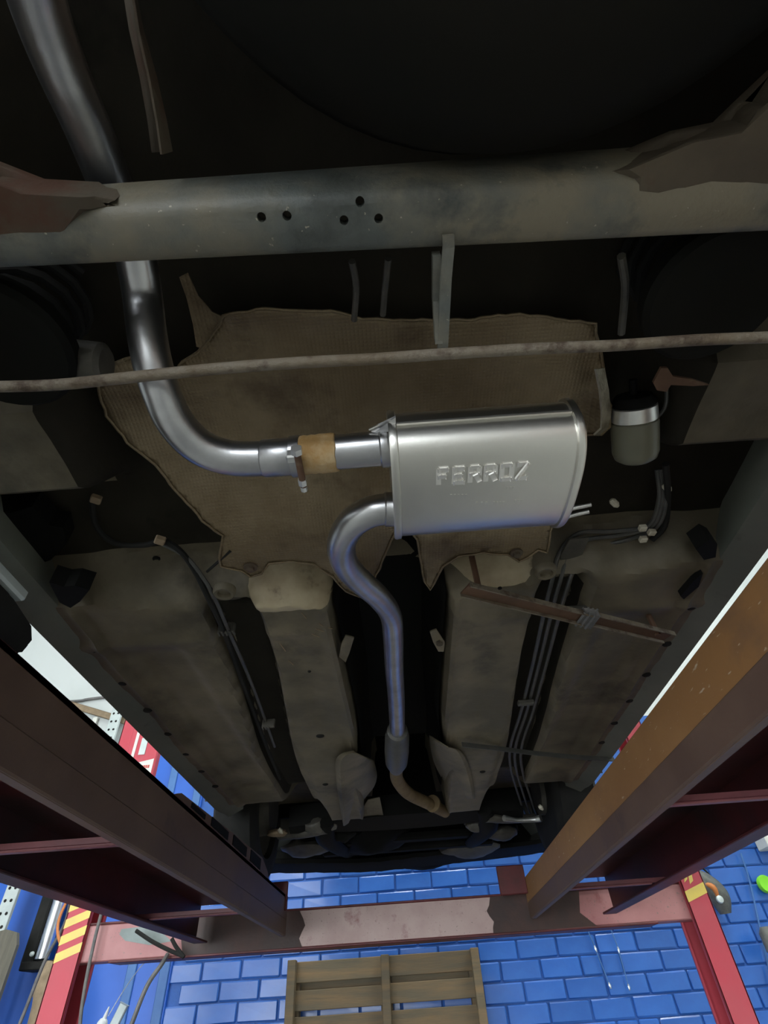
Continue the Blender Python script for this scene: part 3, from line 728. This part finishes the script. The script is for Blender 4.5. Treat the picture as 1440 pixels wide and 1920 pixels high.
# front pipe
fp = [(748, 955, .504), (722, 955, .504), (690, 962, .504), (658, 984, .507), (640, 1020, .514), (648, 1058, .525), (676, 1090, .540), (710, 1120, .558), (732, 1152, .575), (737, 1190, .58), (739, 1250, .585), (743, 1310, .59), (745, 1375, .592)]
b = B(); tube(b, [PZ(*q) for q in fp], [PR]*13, 24, smooth_n=6); front = obj('front_pipe', b, M['pipe'], car, smooth=True)
front['label'] = 'new silver pipe snaking from muffler into the tunnel'
P0, P1 = PZ(720, 955, .504), PZ(745, 955, .504); d = P1-P0
b = B(); lathe(b, P0, d, [(0, PR), (.002, PR+.002), (d.length*.7, PR+.0022), (d.length, PR+.004)], 28); obj('weld_collar', b, M['pipe'], front, smooth=True)
P0, P1 = PZ(745, 1370, .592), PZ(743, 1440, .592); d = P1-P0
b = B(); L_ = d.length; lathe(b, P0, d, [(-.005, PR), (0, .030), (L_*.1, .031), (L_*.14, .036), (L_*.5, .038), (L_*.8, .036), (L_*.92, .028), (L_, .024)], 28); obj('sleeve_joint', b, M['greyline'], front, smooth=True)
b = B(); tube(b, [PZ(*q) for q in ((743, 1440, .592), (745, 1462, .592), (765, 1487, .592), (800, 1505, .595), (835, 1522, .60))], .022, 16, smooth_n=5); op_ = obj('old_downpipe', b, M['oldpipe'], car, smooth=True); op_['label'] = 'brown rusty old exhaust pipe ahead of the joint'
b = B(); P0 = PZ(812, 1507, .597); lathe(b, P0, PZ(835, 1520, .60)-P0, [(-.008, .022), (-.007, .031), (.004, .031), (.005, .022)], 20); obj('flange_ring', b, M['oldpipe'], op_, smooth=True)

# ---------------------------------------------------------------- fuel filter, lines, clips
fc, fd = PZ(1188, 748, .655), PZ(1192, 866, .615)
d = (fd-fc); L_ = d.length; b = B()
lathe(b, fc, d, [(L_*.30, .029), (L_*.33, .034), (L_*.36, .035), (L_*.82, .0345), (L_*.92, .031), (L_*.98, .022), (L_, .008)], 32); ff = obj('fuel_filter', b, M['filter'], car, smooth=True)
b = B(); lathe(b, fc, d, [(L_*.06, .027), (L_*.10, .033), (L_*.30, .034), (L_*.33, .030)], 32); obj('filter_band', b, M['alu'], ff, smooth=True)
b = B(); lathe(b, fc, d, [(-.008, .006), (-.006, .026), (L_*.03, .032), (L_*.08, .032)], 32); lathe(b, fc, d, [(-.03, .006), (-.005, .006)], 10); obj('filter_cap', b, M['black'], ff, smooth=True)
b = B(); tube(b, [PZ(1225, 790, .64), PZ(1246, 765, .64), PZ(1250, 735, .65), PZ(1246, 705, .67)], .003, 8, smooth_n=5); obj('filter_wire', b, M['greyline'], ff, smooth=True)
b = B(); plate(b, [PZ(x, y, .585) for x, y in ((1225, 718), (1240, 690), (1252, 690), (1262, 706), (1300, 712), (1330, 722), (1300, 724), (1258, 722), (1250, 735), (1232, 732))], (0, 0, .004)); o = obj('rusty_bracket', b, M['rustbar'], car); o['label'] = 'orange rusty bracket above the fuel filter'
def line(pts, r, name='brake_line', mt='greyline', par=None, seg=8):
    b = B(); tube(b, [PZ(*q) for q in pts], r, seg, smooth_n=6); return obj(name, b, M[mt], par or car, smooth=True)
for k, (dx, dz) in enumerate(((0, 0), (14, 0), (30, .004))):
    line([(1232+dx*.3, 880, .68), (1236+dx*.4, 935, .655), (1215+dx*.6, 985, .645), (1150+dx, 996+dx*.5, .66), (1085+dx*.5, 1000+dx, .665), (1050+dx, 1035+dx*.6, .655), (1036+dx*1.1, 1085, .62), (1022+dx, 1140, .606), (1000+dx*.85, 1240, .612), (978+dx*.75, 1330, .612), (955+dx*.7, 1420, .612), (975+dx*.7, 1500, .62), (990+dx*.7, 1540, .63)], .0045)
b = B(); plate(b, [PZ(x, y, .648) for x, y in ((1052, 1040), (1068, 1012), (1105, 1008), (1092, 1040), (1060, 1082), (1046, 1080))], (0, 0, .004)); obj('line_guard', b, M['castgrey'], car)
line([(1248, 870, .66), (1252, 930, .655), (1246, 985, .65), (1222, 1012, .645)], .006, 'fuel_hose', 'rubber')
for px, py in ((1205, 990), (1222, 998), (1206, 1011)):
    p = PZ(px, py, .635); b = B(); box(b, -.007, .007, -.006, .006, -.005, .005, .0015, Matrix.Translation(p) @ Matrix.Rotation(.5+px*.01, 4, 'Z')); obj('hose_clip', b, M['clip'], car)
for px, py in ((1250, 914), (1152, 943)):
    p = PZ(px, py, .66); b = B(); lathe(b, p, (.6, .5, -.4), [(-.009, .004), (-.005, .0065), (.005, .0065), (.010, .003)], 10); obj('hose_clip', b, M['clip'], car)
for y, e in ((950, 1108), (963, 1104)):
    b = B(); tube(b, [PZ(1040, y+16, .64), PZ(1070, y+4, .64), PZ(e, y-4, .64)], .0042, 10, smooth_n=3); obj('metal_fuel_tube', b, M['alu'], car, smooth=True)
for px, py in ((985, 1315), (1080, 1140)):
    p = PZ(px, py, .606); b = B(); box(b, p.x-.022, p.x+.022, p.y-.009, p.y+.009, p.z-.010, p.z+.002, .002); obj('line_clip', b, M['castgrey'], car)
# left side hose, lines, clips
line([(172, 935, .70), (180, 985, .685), (215, 1018, .67), (270, 1022, .655), (305, 1014, .648), (340, 1035, .636), (368, 1075, .62), (390, 1120, .602), (420, 1185, .606), (455, 1280, .618), (500, 1400, .618), (525, 1460, .62)], .0055, 'brake_hose', 'rubber')
line([(305, 1020, .65), (350, 1045, .632), (382, 1085, .613), (402, 1120, .600), (432, 1190, .606), (475, 1290, .618), (515, 1400, .618)], .004, 'brake_line', 'greyline')
for px, py, z in ((180, 936, .69), (300, 1013, .64)):
    p = PZ(px, py, z); b = B(); box(b, -.009, .009, -.008, .008, -.006, .006, .002, Matrix.Translation(p) @ Matrix.Rotation(.6, 4, 'Z')); obj('hose_clip', b, M['canvas'], car)
for px, py in ((420, 1112), (1024, 1074)):
    p = PZ(px, py, .597); b = B(); lathe(b, p, (0, 0, -1), [(-.01, .022), (0, .021), (.004, .018), (.003, .013), (-.004, .011)], 20); obj('rubber_grommet', b, M['pan'], car, smooth=True)
for px, py, n_ in ((424, 1184, 5), (503, 1362, 3)):
    p = PZ(px, py, .605); b = B(); box(b, p.x-.018, p.x+.018, p.y-.005, p.y+.005, p.z-.004, p.z+.02, .0015)
    for k in range(n_): box(b, p.x-.016+k*.008, p.x-.012+k*.008, p.y-.008, p.y+.006, p.z-.008, p.z-.003, .001)
    obj('comb_clip', b, M['castgrey'], car)
b = B(); tube(b, [PZ(*q) for q in ((388, 1072, .60), (405, 1057, .603), (432, 1033, .607))], .0025, 6, smooth_n=3); obj('stray_wire', b, M['rubber'], car, smooth=True)
# dark drain holes and gashes in the pan
for px, py, z, r0 in ((285, 1075, .655, .008), (524, 1138, .596, .006), (557, 1127, .60, .006), (600, 1390, .585, .012), (610, 1472, .58, .01), (905, 1448, .58, .01), (580, 1262, .60, .004)):
    p = PZ(px, py, z); p.z = floor_h(p.x, p.y); b = B(); lathe(b, p, (0, 0, -1), [(-.002, r0), (.0015, r0), (.003, r0*.7), (.0015, r0*.4)], 12); obj('rubber_plug', b, M['rubber'], pan, smooth=True)
# rear corner pockets: the dark of the recesses put on as black plates
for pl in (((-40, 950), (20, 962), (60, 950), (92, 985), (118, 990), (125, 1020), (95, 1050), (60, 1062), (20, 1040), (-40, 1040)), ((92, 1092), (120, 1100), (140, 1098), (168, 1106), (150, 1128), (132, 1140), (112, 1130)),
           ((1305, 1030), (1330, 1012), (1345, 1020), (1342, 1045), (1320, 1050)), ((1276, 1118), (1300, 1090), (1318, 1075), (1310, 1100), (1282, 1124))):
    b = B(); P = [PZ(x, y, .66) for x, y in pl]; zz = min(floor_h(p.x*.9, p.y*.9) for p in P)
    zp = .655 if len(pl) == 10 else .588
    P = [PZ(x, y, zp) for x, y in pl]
    plate(b, P, (0, 0, .04)); obj('dark_pocket', b, M['black'], car)
# torn flakes of coating near the left tunnel edge
for px, py, L_, a in ((570, 1155, .02, 1.2), (602, 1170, .012, .9), (600, 1182, .03, .5), (590, 1190, .022, .6), (618, 1176, .012, .4), (530, 1215, .03, 1.3), (545, 1245, .02, 1.1)):
    p = PZ(px, py, .597); p.z = floor_h(p.x, p.y)-.002; d = Vector((math.cos(a), math.sin(a), -.15))*L_*.5
    b = B(); bar(b, p-d, p+d, .0016, .001); obj('coating_flake', b, M['canvas'], pan)

# ---------------------------------------------------------------- rusty bar bolted to the right of the tunnel
zb = .555
A_, C_ = PZ(872, 1103, zb), PZ(1257, 1197, zb)
def uchan(a, c, wv, nm, par, mt):
    b = B(); dirv = (c-a).normalized(); s = Vector((-dirv.y, dirv.x, 0))
    ribbon(b, [a, c], s*wv, (0, 0, .0015)); 
    o = obj(nm, b, M[mt], par)
    for sg in (-1, 1):
        b = B(); ribbon(b, [a+s*sg*wv+Vector((0, 0, -.003)), c+s*sg*wv+Vector((0, 0, -.003))], s*.0014, (0, 0, -.005)); obj('bar_flange', b, M['rod'], par if par is not car else o)  # lighter flanges: light along the edges is put into the colour
    return o
mid1, mid2 = A_.lerp(C_, .52), A_.lerp(C_, .56)
rb = uchan(A_, mid2, .0165, 'support_bar', car, 'rustbar'); rb['label'] = 'rusty brown channel bar hanging at an angle, taped in the middle'
dd = (C_-A_).normalized(); ss = Vector((-dd.y, dd.x, 0))
o = uchan(mid1+ss*.002+Vector((0, 0, .006)), C_+ss*.002+Vector((0, 0, .006)), .0165, 'bar_extension', rb, 'rustbar')
b = B(); bb = mid1.lerp(mid2, .5)
for k in range(3): 
    cc = bb + dd*(.012*(k-1)); bar(b, cc-ss*.020, cc+ss*.020+dd*.012, .010, .010+.002*k, (0, 0, 1), .003)
obj('tape_wrap', b, M['tapegrey'], rb)
h_ = PZ(937, 1102, zb-.002); b = B(); lathe(b, h_, (0, 0, -1), [(0, .004), (.002, .004), (.0025, .002)], 10); obj('rivet', b, M['black'], rb)
# pair of posts that hang the bar from the floor
for t in (.06, .93):
    c = A_.lerp(C_, t); b = B(); tube(b, [c+Vector((0, 0, .0)), Vector((c.x, c.y, floor_h(c.x, c.y)+.005))], .006, 8); obj('bar_bolt', b, M['rustbar'], rb)
# thin edge strip further forward
b = B(); ribbon(b, [PZ(x, y, .578) for x, y in ((866, 1396), (930, 1403), (1000, 1412), (1070, 1419), (1152, 1424))], (0, .003, .008), (0, .0015, 0)); o = obj('edge_strip', b, M['greyline'], car); o['label'] = 'thin grey metal strip crossing the floor near the right front'

# ---------------------------------------------------------------- tunnel shields and brackets at the front
def sheet(pts, nm, mt, z, t=.003, par=None, lab=None):
    b = B(); plate(b, [PZ(q[0], q[1], q[2] if len(q) > 2 else z) for q in pts], (0, 0, t)); o = obj(nm, b, M[mt], par or car)
    if lab: o['label'] = lab
    return o
def flap(rim, inner, lab):                 # curved flap: outer rim hangs lowest, inner edge rises into the tunnel
    b = B(); R = []
    for (p, q) in zip(catmull([(x, y, 0) for x, y in rim], 4), catmull([(x, y, 0) for x, y in inner], 4)):
        R.append([b.verts.new(PZ(lerp(p.x, q.x, t), lerp(p.y, q.y, t), .566+.012*abs(t-.12)/.12*(t < .12)+.075*max(0, t-.12)**1.6)) for t in (0, .06, .12, .3, .5, .75, 1)])
    for i in range(len(R)-1):
        for k in range(6): b.faces.new((R[i][k], R[i][k+1], R[i+1][k+1], R[i+1][k]))
    o = obj('tunnel_shield', b, M['pan'], car, smooth=True); o['label'] = lab
    md = o.modifiers.new('thickness', 'SOLIDIFY'); md.thickness = .003
flap([(662, 1408), (640, 1414), (630, 1428), (632, 1470), (638, 1510), (645, 1548)], [(700, 1425), (704, 1440), (706, 1455), (700, 1475), (682, 1498), (656, 1540)], 'wavy heat shield flap at the left of the tunnel')
flap([(846, 1404), (862, 1408), (874, 1424), (884, 1456), (889, 1496)], [(806, 1378), (808, 1400), (816, 1432), (836, 1468), (866, 1498)], 'curved heat shield flap at the right of the tunnel')
sheet(((665, 1540), (690, 1500, .62), (712, 1496, .62), (720, 1535), (700, 1545)), 'gearbox_shield', 'pan', .60)
sheet(((640, 1208, .594), (648, 1192, .594), (664, 1196, .60), (655, 1225, .60), (648, 1242, .594), (636, 1232, .594)), 'tunnel_tab', 'pan', .594)
sheet(((806, 1185, .594), (818, 1180, .594), (834, 1205, .594), (832, 1222, .594), (822, 1222, .594), (812, 1204, .594)), 'tunnel_tab', 'pan', .594)
p = PZ(824, 1206, .59); b = B(); lathe(b, p, (0, 0, -1), [(0, .008), (.004, .007), (.006, .003)], 10); obj('shield_bolt', b, M['rust'], car, smooth=True)
# ---------------------------------------------------------------- engine bay, mostly in the dark
b = B(); box(b, -.62, .62, 2.55, 3.45, .98, 1.02); obj('bay_cover', b, M['black'], car)
b = B(); box(b, -.60, .60, 2.74, 2.76, .70, 1.0); obj('bulkhead', b, M['black'], car)
# subframe with window
b = B()
R = [[b.verts.new(q) for q in ((x, 2.42+.10*abs(x)**1.5*2, .60), (x, 2.56+.03*math.cos(x*5), .585), (x, 2.58+.03*math.cos(x*5), .66), (x, 2.42+.1*abs(x)**1.5*2, .68))] for x in [-.50+.05*k for k in range(21)]]
for i in range(20):
    for k in range(4): b.faces.new((R[i][k], R[i][(k+1) % 4], R[i+1][(k+1) % 4], R[i+1][k]))
b.faces.new(R[0]); b.faces.new(R[-1]); sf = obj('subframe', b, M['black'], car, smooth=True)
for s in (-1, 1):
    b = B(); tube(b, [(s*.33, 2.45, .60), (s*.36, 2.62, .585), (s*.34, 2.9, .60), (s*.33, 3.35, .66)], [.03, .045, .04, .035], 12, smooth_n=5, flat=.7); obj('side_rail', b, M['black'], sf, smooth=True)
    b = B(); tube(b, [(s*.34, 2.50, .585), (s*.45, 2.56, .585), (s*.56, 2.62, .60)], [.03, .024, .028], 12, smooth_n=5, flat=.6); obj('control_arm', b, M['castgrey'], sf, smooth=True)
# alloy link, bright
b = B(); tube(b, [PZ(945, 1534, .575), PZ(970, 1538, .572), PZ(1000, 1537, .572), PZ(1014, 1534, .572)], [.012, .009, .011, .014], 12, smooth_n=5); o = obj('alloy_link', b, M['alu'], car, smooth=True); o['label'] = 'bright alloy link at the right front'
b = B(); lathe(b, PZ(1014, 1514, .58), (.5, .3, -.5), [(-.01, .006), (0, .009), (.012, .004)], 10); obj('pale_cap', b, M['clip'], car)
b = B(); lathe(b, PZ(526, 1558, .60), (.5, .3, -.5), [(-.012, .007), (0, .010), (.014, .004)], 10); obj('pale_cap', b, M['clip'], car)
# joint lumps either side
def lump(px, py, z, r, mt='castgrey', sq=(1, 1, 1), nm='mount_casting', seed=0):
    b = B(); bmesh.ops.create_icosphere(b, subdivisions=3, radius=1.0); p = PZ(px, py, z)
    for v in b.verts:
        k = 1+.28*noise.noise(v.co*1.6+Vector((seed, 0, 0)))
        v.co = Vector((p.x+v.co.x*r*sq[0]*k, p.y+v.co.y*r*sq[1]*k, p.z+v.co.z*r*sq[2]*k))
    return obj(nm, b, M[mt], car, smooth=True)
lump(600, 1548, .60, .06, 'castgrey', (1.2, .8, .5), seed=1)
lump(640, 1565, .60, .05, 'black', (1.2, .9, .6), seed=2)
lump(900, 1545, .60, .06, 'castgrey', (1.3, .8, .5), seed=3)
lump(940, 1562, .60, .06, 'castgrey', (1.2, 1.2, .5), seed=4)
lump(575, 1590, .62, .09, 'castgrey', (1.2, 1.3, .4), seed=5)
lump(520, 1562, .60, .03, 'canvas', (1.5, 1, .5), 'ball_joint', seed=6)
lump(880, 1590, .64, .10, 'castgrey', (1.5, 1.2, .4), seed=7)
lump(700, 1560, .68, .17, 'black', (1.1, 1.0, .5), 'gearbox', seed=8)
lump(800, 1590, .70, .2, 'black', (1.1, 1.0, .5), 'engine_sump', seed=9)
# lower bumper and radiator support, with an uneven lower lip
b = B(); xs = [-.80+.04*k for k in range(41)]; R = []
for i, x in enumerate(xs):
    yv = 3.50-.10*(abs(x)/.8)**3; zl = .600 - .012*math.exp(-((x+.2)/.25)**2)+.0045*noise.noise(Vector((x*16, 0, 0))) + .006*sst(.2, .8, x)
    R.append([b.verts.new(q) for q in ((x, yv-.16, zl+.02), (x, yv-.02, zl), (x, yv, zl+.01), (x, yv+.015, zl+.08), (x, yv+.01, zl+.30), (x, yv-.04, zl+.30), (x, yv-.06, zl+.06), (x, yv-.16, zl+.04))])
for i in range(len(R)-1):
    for k in range(8): b.faces.new((R[i][k], R[i][(k+1) % 8], R[i+1][(k+1) % 8], R[i+1][k]))
b.faces.new(R[0]); b.faces.new(R[-1]); obj('front_bumper', b, M['black'], car, smooth=True)
b = B(); box(b, -.45, .45, 3.16, 3.22, .62, 1.0, .01); obj('radiator', b, M['black'], car)
b = B(); box(b, -.55, .55, 2.95, 3.02, .62, .66, .01); obj('radiator_support', b, M['black'], car)
for s in (-1, 1):
    b = B(); R = [[b.verts.new((s*(.60+dx), 2.60+.34*math.cos(t), .70+.34*math.sin(t))) for dx in (-.05, .2)] for t in [math.pi*k/14-.1 for k in range(16)]]
    for i in range(15): b.faces.new((R[i][0], R[i][1], R[i+1][1], R[i+1][0]))
    o = obj('wheel_liner', b, M['castgrey'], car, smooth=True); md = o.modifiers.new('thickness', 'SOLIDIFY'); md.thickness = .004

# ================================================================== THINGS AROUND
# black chock with grey plate on the left runway
t = thing('wheel_chock', 'black rubber wheel chock with grey top plate on the left runway', 'chock', (-.64, .68, RT))
b = B(); plate(b, [(-.598, .40, RT), (-.598, .685, RT), (-.598, .735, .45), (-.598, .745, .48), (-.598, .725, .503), (-.598, .66, .515), (-.598, .40, .515)], (-.14, 0, 0)); bmesh.ops.bevel(b, geom=b.edges[:], offset=.008, segments=2, affect='EDGES'); obj('wedge', b, M['rubber'], t)
b = B(); box(b, -.735, -.594, .40, .68, .515, .535, .004); obj('top_plate', b, M['perf'], t)
b = B()
for k in range(4): box(b, -.72, -.582, .62+.0+.035*k, .632+.035*k, .515, .545-.012*k, .004)
b.free()

# pallet against the blue wall
pal = thing('wooden_pallet', 'wooden pallet standing upright against the blue brick wall', 'pallet', (-.2, 4.3, FZ))
ptop = .285
for x in (-.775, -.195, .365):
    b = B(); box(b, x-.024, x+.026, 4.235, 4.30, FZ, ptop+random.uniform(-.004, .004), .003); o = obj('stringer', b, M['wood'], pal)
z = ptop-.01; k = 0
while z > FZ+.08:
    h_ = random.choice((.098, .10, .092)); 
    for (xa, xb) in ((-.79, -.19), (-.19, .385)):
        dz = random.uniform(-.006, .006); b = B(); box(b, xa, xb, 4.300, 4.320, z-h_+dz, z+dz, .003); obj('slat', b, M['wood'], pal)
    z -= h_+.028; k += 1
z = ptop-.06
while z > FZ+.08:
    b = B(); box(b, -.79, .385, 4.40, 4.42, z-.085, z, .003); obj('back_slat', b, M['wood'], pal); z -= .2
for x in (-.765, -.195, .355):
    b = B(); box(b, x-.035, x+.035, 4.32, 4.40, FZ, ptop-.02, .003); obj('block', b, M['wood'], pal)

# left side clutter
def upright(p_top, x, y, z0, z1, lab):
    b = B(); box(b, x-.045, x+.045, y-.03, y, z0, z1, .003); o = obj('shelf_upright', b, M['perf']); tag(o, lab, 'shelf post')
    k = 0; z = max(z0, -.2)+.05
    while z < min(z1, 2.6) and k < 60:
        for dx in (-.02, .02):
            bb = B(); lathe(bb, (x+dx, y-.03, z), (0, -1, 0), [(-.002, .010), (.001, .010)], 8); obj('hole', bb, M['rubber'], o)
        z += .07; k += 1
    return o
p = PY(20, 1690, 4.2); upright(None, p.x, 4.2, FZ, 1.6, 'white perforated shelf upright at the far left before the blue wall')
p = PY(215, 1365, 4.4); upright(None, p.x, 4.38, 1.55, CZ-.9, 'grey perforated upright on the white wall above the left runway')
# conduits on the white wall
b = B(); tube(b, [PY(110, 1316, 4.45), PY(150, 1314, 4.45), (PY(165, 1311, 4.45)), PY(215, 1305, 4.45)], .012, 8, smooth_n=4); tag(obj('wall_cable', b, M['tapegrey']), 'thin grey cable on the white wall at left', 'cable')
b = B(); bar(b, PY(115, 1316, 4.44), PY(235, 1352, 4.44), .02, .05, (0, 0, 1), .004); tag(obj('sloping_conduit', b, M['canvas']), 'sloping beige conduit on the white wall at left', 'conduit')
b = B(); q = PY(180, 1345, 4.44); box(b, q.x-.02, q.x+.02, 4.43, 4.46, 1.72, q.z, .004); tag(obj('trunking', b, M['paper']), 'pale upright cable trunking on the white wall', 'trunking')
# chrome cylinder on the blue boarding
pt, pb_ = PY(104, 1690, 4.3), PY(76, 1800, 4.3)
t = thing('gas_strut', 'shiny chrome cylinder in a dark sleeve before the blue boarding', 'cylinder', (pb_.x, 4.3, pb_.z))
b = B(); lathe(b, (pb_.x+.005, 4.3, pb_.z), (0, 0, 1), [(0, .03), (.004, .042), (pt.z-pb_.z+.25, .042), (pt.z-pb_.z+.26, .03)], 24); obj('tube', b, M['chrome'], t, smooth=True)
b = B(); box(b, pb_.x-.12, pb_.x-.042, 4.28, 4.44, pb_.z-.02, pb_.z+.62, .01); box(b, pb_.x-.11, pb_.x+.10, 4.27, 4.44, pb_.z-.05, pb_.z-.005, .006); obj('sleeve', b, M['rubber'], t)
b = B(); lathe(b, (pb_.x-.05, 4.27, pb_.z+.03), (0, -1, 0), [(0, .014), (.012, .012), (.016, .005)], 12); obj('knob', b, M['perf'], t, smooth=True)
# plank, canvas roll
a = PY(18, 1742, 4.05); b = B(); plate(b, [(a.x-.08, 4.05, FZ), (a.x+.075, 4.05, FZ), (a.x+.08, 4.05, a.z-.08), (a.x+.055, 4.05, a.z-.02), (a.x-.02, 4.05, a.z), (a.x-.08, 4.05, a.z-.01)], (0, .03, 0)); tag(obj('wooden_plank', b, M['greywood']), 'weathered grey brown plank with rounded top at the lower left', 'plank')
a, c = PY(92, 1805, 4.1), PY(60, 1925, 4.1)
b = B(); tube(b, [(a.x+.01, 4.12, a.z), (a.x, 4.1, a.z-.1), (c.x+.03, 4.1, c.z), (c.x+.03, 4.1, FZ+.01)], [.035, .05, .055, .06], 14, smooth_n=5); tag(obj('canvas_roll', b, M['canvas'], smooth=True), 'brown canvas roll standing left of the striped post', 'roll')
# cables near left post
def cable(pp, r, mt, lab, nm='hanging_cable', yy=2.9):
    b = B(); tube(b, [PY(q[0], q[1], q[2] if len(q) > 2 else yy) for q in pp], r, 8, smooth_n=6); return tag(obj(nm, b, M[mt], smooth=True), lab, 'cable')
cable(((125, 1690), (112, 1720), (108, 1745), (113, 1770)), .007, 'orange', 'orange cable curving behind the striped left post', yy=3.25)
cable(((132, 1690), (120, 1735), (85, 1800), (45, 1900), (20, 1960)), .008, 'tapegrey', 'grey cable sagging left behind the striped post', yy=3.3)
cable(((190, 1712), (178, 1760), (163, 1830), (152, 1900), (148, 1960)), .0075, 'tapegrey', 'straight grey cable along the inside of the left post', yy=2.93)
cable(((255, 1745), (285, 1765), (318, 1782), (345, 1793)), .0075, 'rubber', 'black hose hanging below the left end of the cross beam', 'air_hose')
cable(((314, 1790, 2.955), (303, 1808), (275, 1850), (245, 1925)), .009, 'tapegrey', 'grey cable hanging from the cross beam to the lower left')
cable(((296, 1765, 3.097), (290, 1785, 3.12), (262, 1815, 3.25), (230, 1860), (203, 1905)), .002, 'bottle', 'thin pale cord before the blue boarding', 'cord', 3.4)
cable(((322, 1760), (330, 1775), (345, 1795)), .008, 'rubber', 'short black hose end under the cross beam', 'air_hose')
cable(((1389, 1600), (1405, 1650), (1425, 1740), (1438, 1800), (1455, 1880)), .006, 'bluelight', 'blue painted cable slanting down the wall at far right', yy=4.42)
# bottles
a = PY(186, 1908, 3.6); t = thing('spray_bottle', 'white bottle with pointed nozzle at the lower left', 'bottle', (a.x, 3.6, a.z-.12))
b = B(); lathe(b, (a.x, 3.6, a.z-.12), (.25, 0, 1), [(0, .022), (.01, .026), (.10, .026), (.115, .018), (.12, .010)], 18); obj('bottle_body', b, M['bottle'], t, smooth=True)
b = B(); lathe(b, (a.x+.028, 3.6, a.z-.005), (.25, 0, 1), [(0, .010), (.012, .009), (.045, .003)], 12); obj('nozzle', b, M['bottle'], t, smooth=True)
a = PY(220, 1900, 3.6); b = B(); bar(b, (a.x-.05, 3.62, a.z-.14), (a.x+.02, 3.62, a.z+.035), .045, .02, (0, 1, 0), .004); tag(obj('pale_slab', b, M['perf']), 'pale blue grey flat bar leaning beside the white bottle', 'bar')
b = B(); box(b, PY(150, 1900, 3.6).x-.05, PY(240, 1900, 3.6).x+.05, 3.45, 3.75, FZ, a.z-.13, .006); tag(obj('tool_cabinet', b, M['bluewall']), 'low blue cabinet under the white bottle at lower left', 'cabinet')
# hook rods on the wall
for (p0, p1, p2, lab) in (((1098, 1735), (1113, 1770), (1146, 1855), 'thin wall rod with two bright tips, left of the pair'), ((1142, 1735), (1157, 1772), (1181, 1858), 'thin wall rod with bright upper tip, right of the pair')):
    q = [PY(*k, 4.43) for k in (p0, p1, p2)]
    t = thing('hook_rod', lab, 'rod', q[2])
    b = B(); tube(b, q, .004, 8); obj('shaft', b, M['bluelight'], t)
    for e0, e1 in ((q[1]+(q[2]-q[1])*.02, q[1]+(q[2]-q[1])*.2), (q[2]+(q[1]-q[2])*.16, q[2])):
        b = B(); tube(b, [e0, (e0+e1)/2, e1], [.003, .009, .003], 8); obj('tip', b, M['chrome'], t, smooth=True)
# right side: tool, lime disc, boxes
p = PY(1338, 1678, 4.35)
t = thing('power_tool', 'grey power tool with orange trim on the blue wall by the right post', 'tool', (p.x, 4.35, p.z-.1))
b = B(); tube(b, [(p.x-.12, 4.35, p.z+.12), (p.x-.04, 4.34, p.z+.07), (p.x+.02, 4.34, p.z-.01), (p.x+.03, 4.35, p.z-.10)], [.04, .065, .07, .035], 16, smooth_n=6); obj('housing', b, M['tool'], t, smooth=True)
b = B(); tube(b, [(p.x-.06, 4.30, p.z+.06), (p.x-.02, 4.27, p.z+.03), (p.x-.01, 4.28, p.z-.02)], [.012, .018, .010], 10, smooth_n=4); obj('switch', b, M['orange'], t, smooth=True)
b = B(); lathe(b, (p.x-.01, 4.27, p.z-.035), (0, -1, .2), [(0, .022), (.012, .02), (.016, .008)], 14); obj('spindle', b, M['perf'], t, smooth=True)
b = B(); tube(b, [(p.x-.1, 4.36, p.z+.13), (p.x-.06, 4.38, p.z+.17), (p.x+.02, 4.39, p.z+.15), (p.x+.07, 4.38, p.z+.05)], .006, 8, smooth_n=6); obj('cord', b, M['rubber'], t, smooth=True)
p = PY(1443, 1655, 4.35); b = B(); lathe(b, (p.x, 4.42, p.z), (0, -1, 0), [(0, .05), (.02, .052), (.035, .045), (.03, .02)], 24); tag(obj('lime_disc', b, M['lime'], smooth=True), 'lime green round disc on the blue wall at far right', 'disc')
p = PY(1440, 1572, 4.3); b = B(); box(b, p.x-.02, p.x+.10, 4.3, 4.45, p.z-.05, p.z+.2, .006); tag(obj('white_box', b, M['paper']), 'white box on the blue wall at the upper right edge', 'box')
p = PY(1440, 1765, 4.3); b = B(); lathe(b, (p.x+.02, 4.3, p.z-.06), (0, 0, 1), [(0, .03), (.01, .05), (.10, .05), (.13, .03)], 18); tag(obj('dark_can', b, M['tool'], smooth=True), 'dark round can on the wall at the far right edge', 'can')
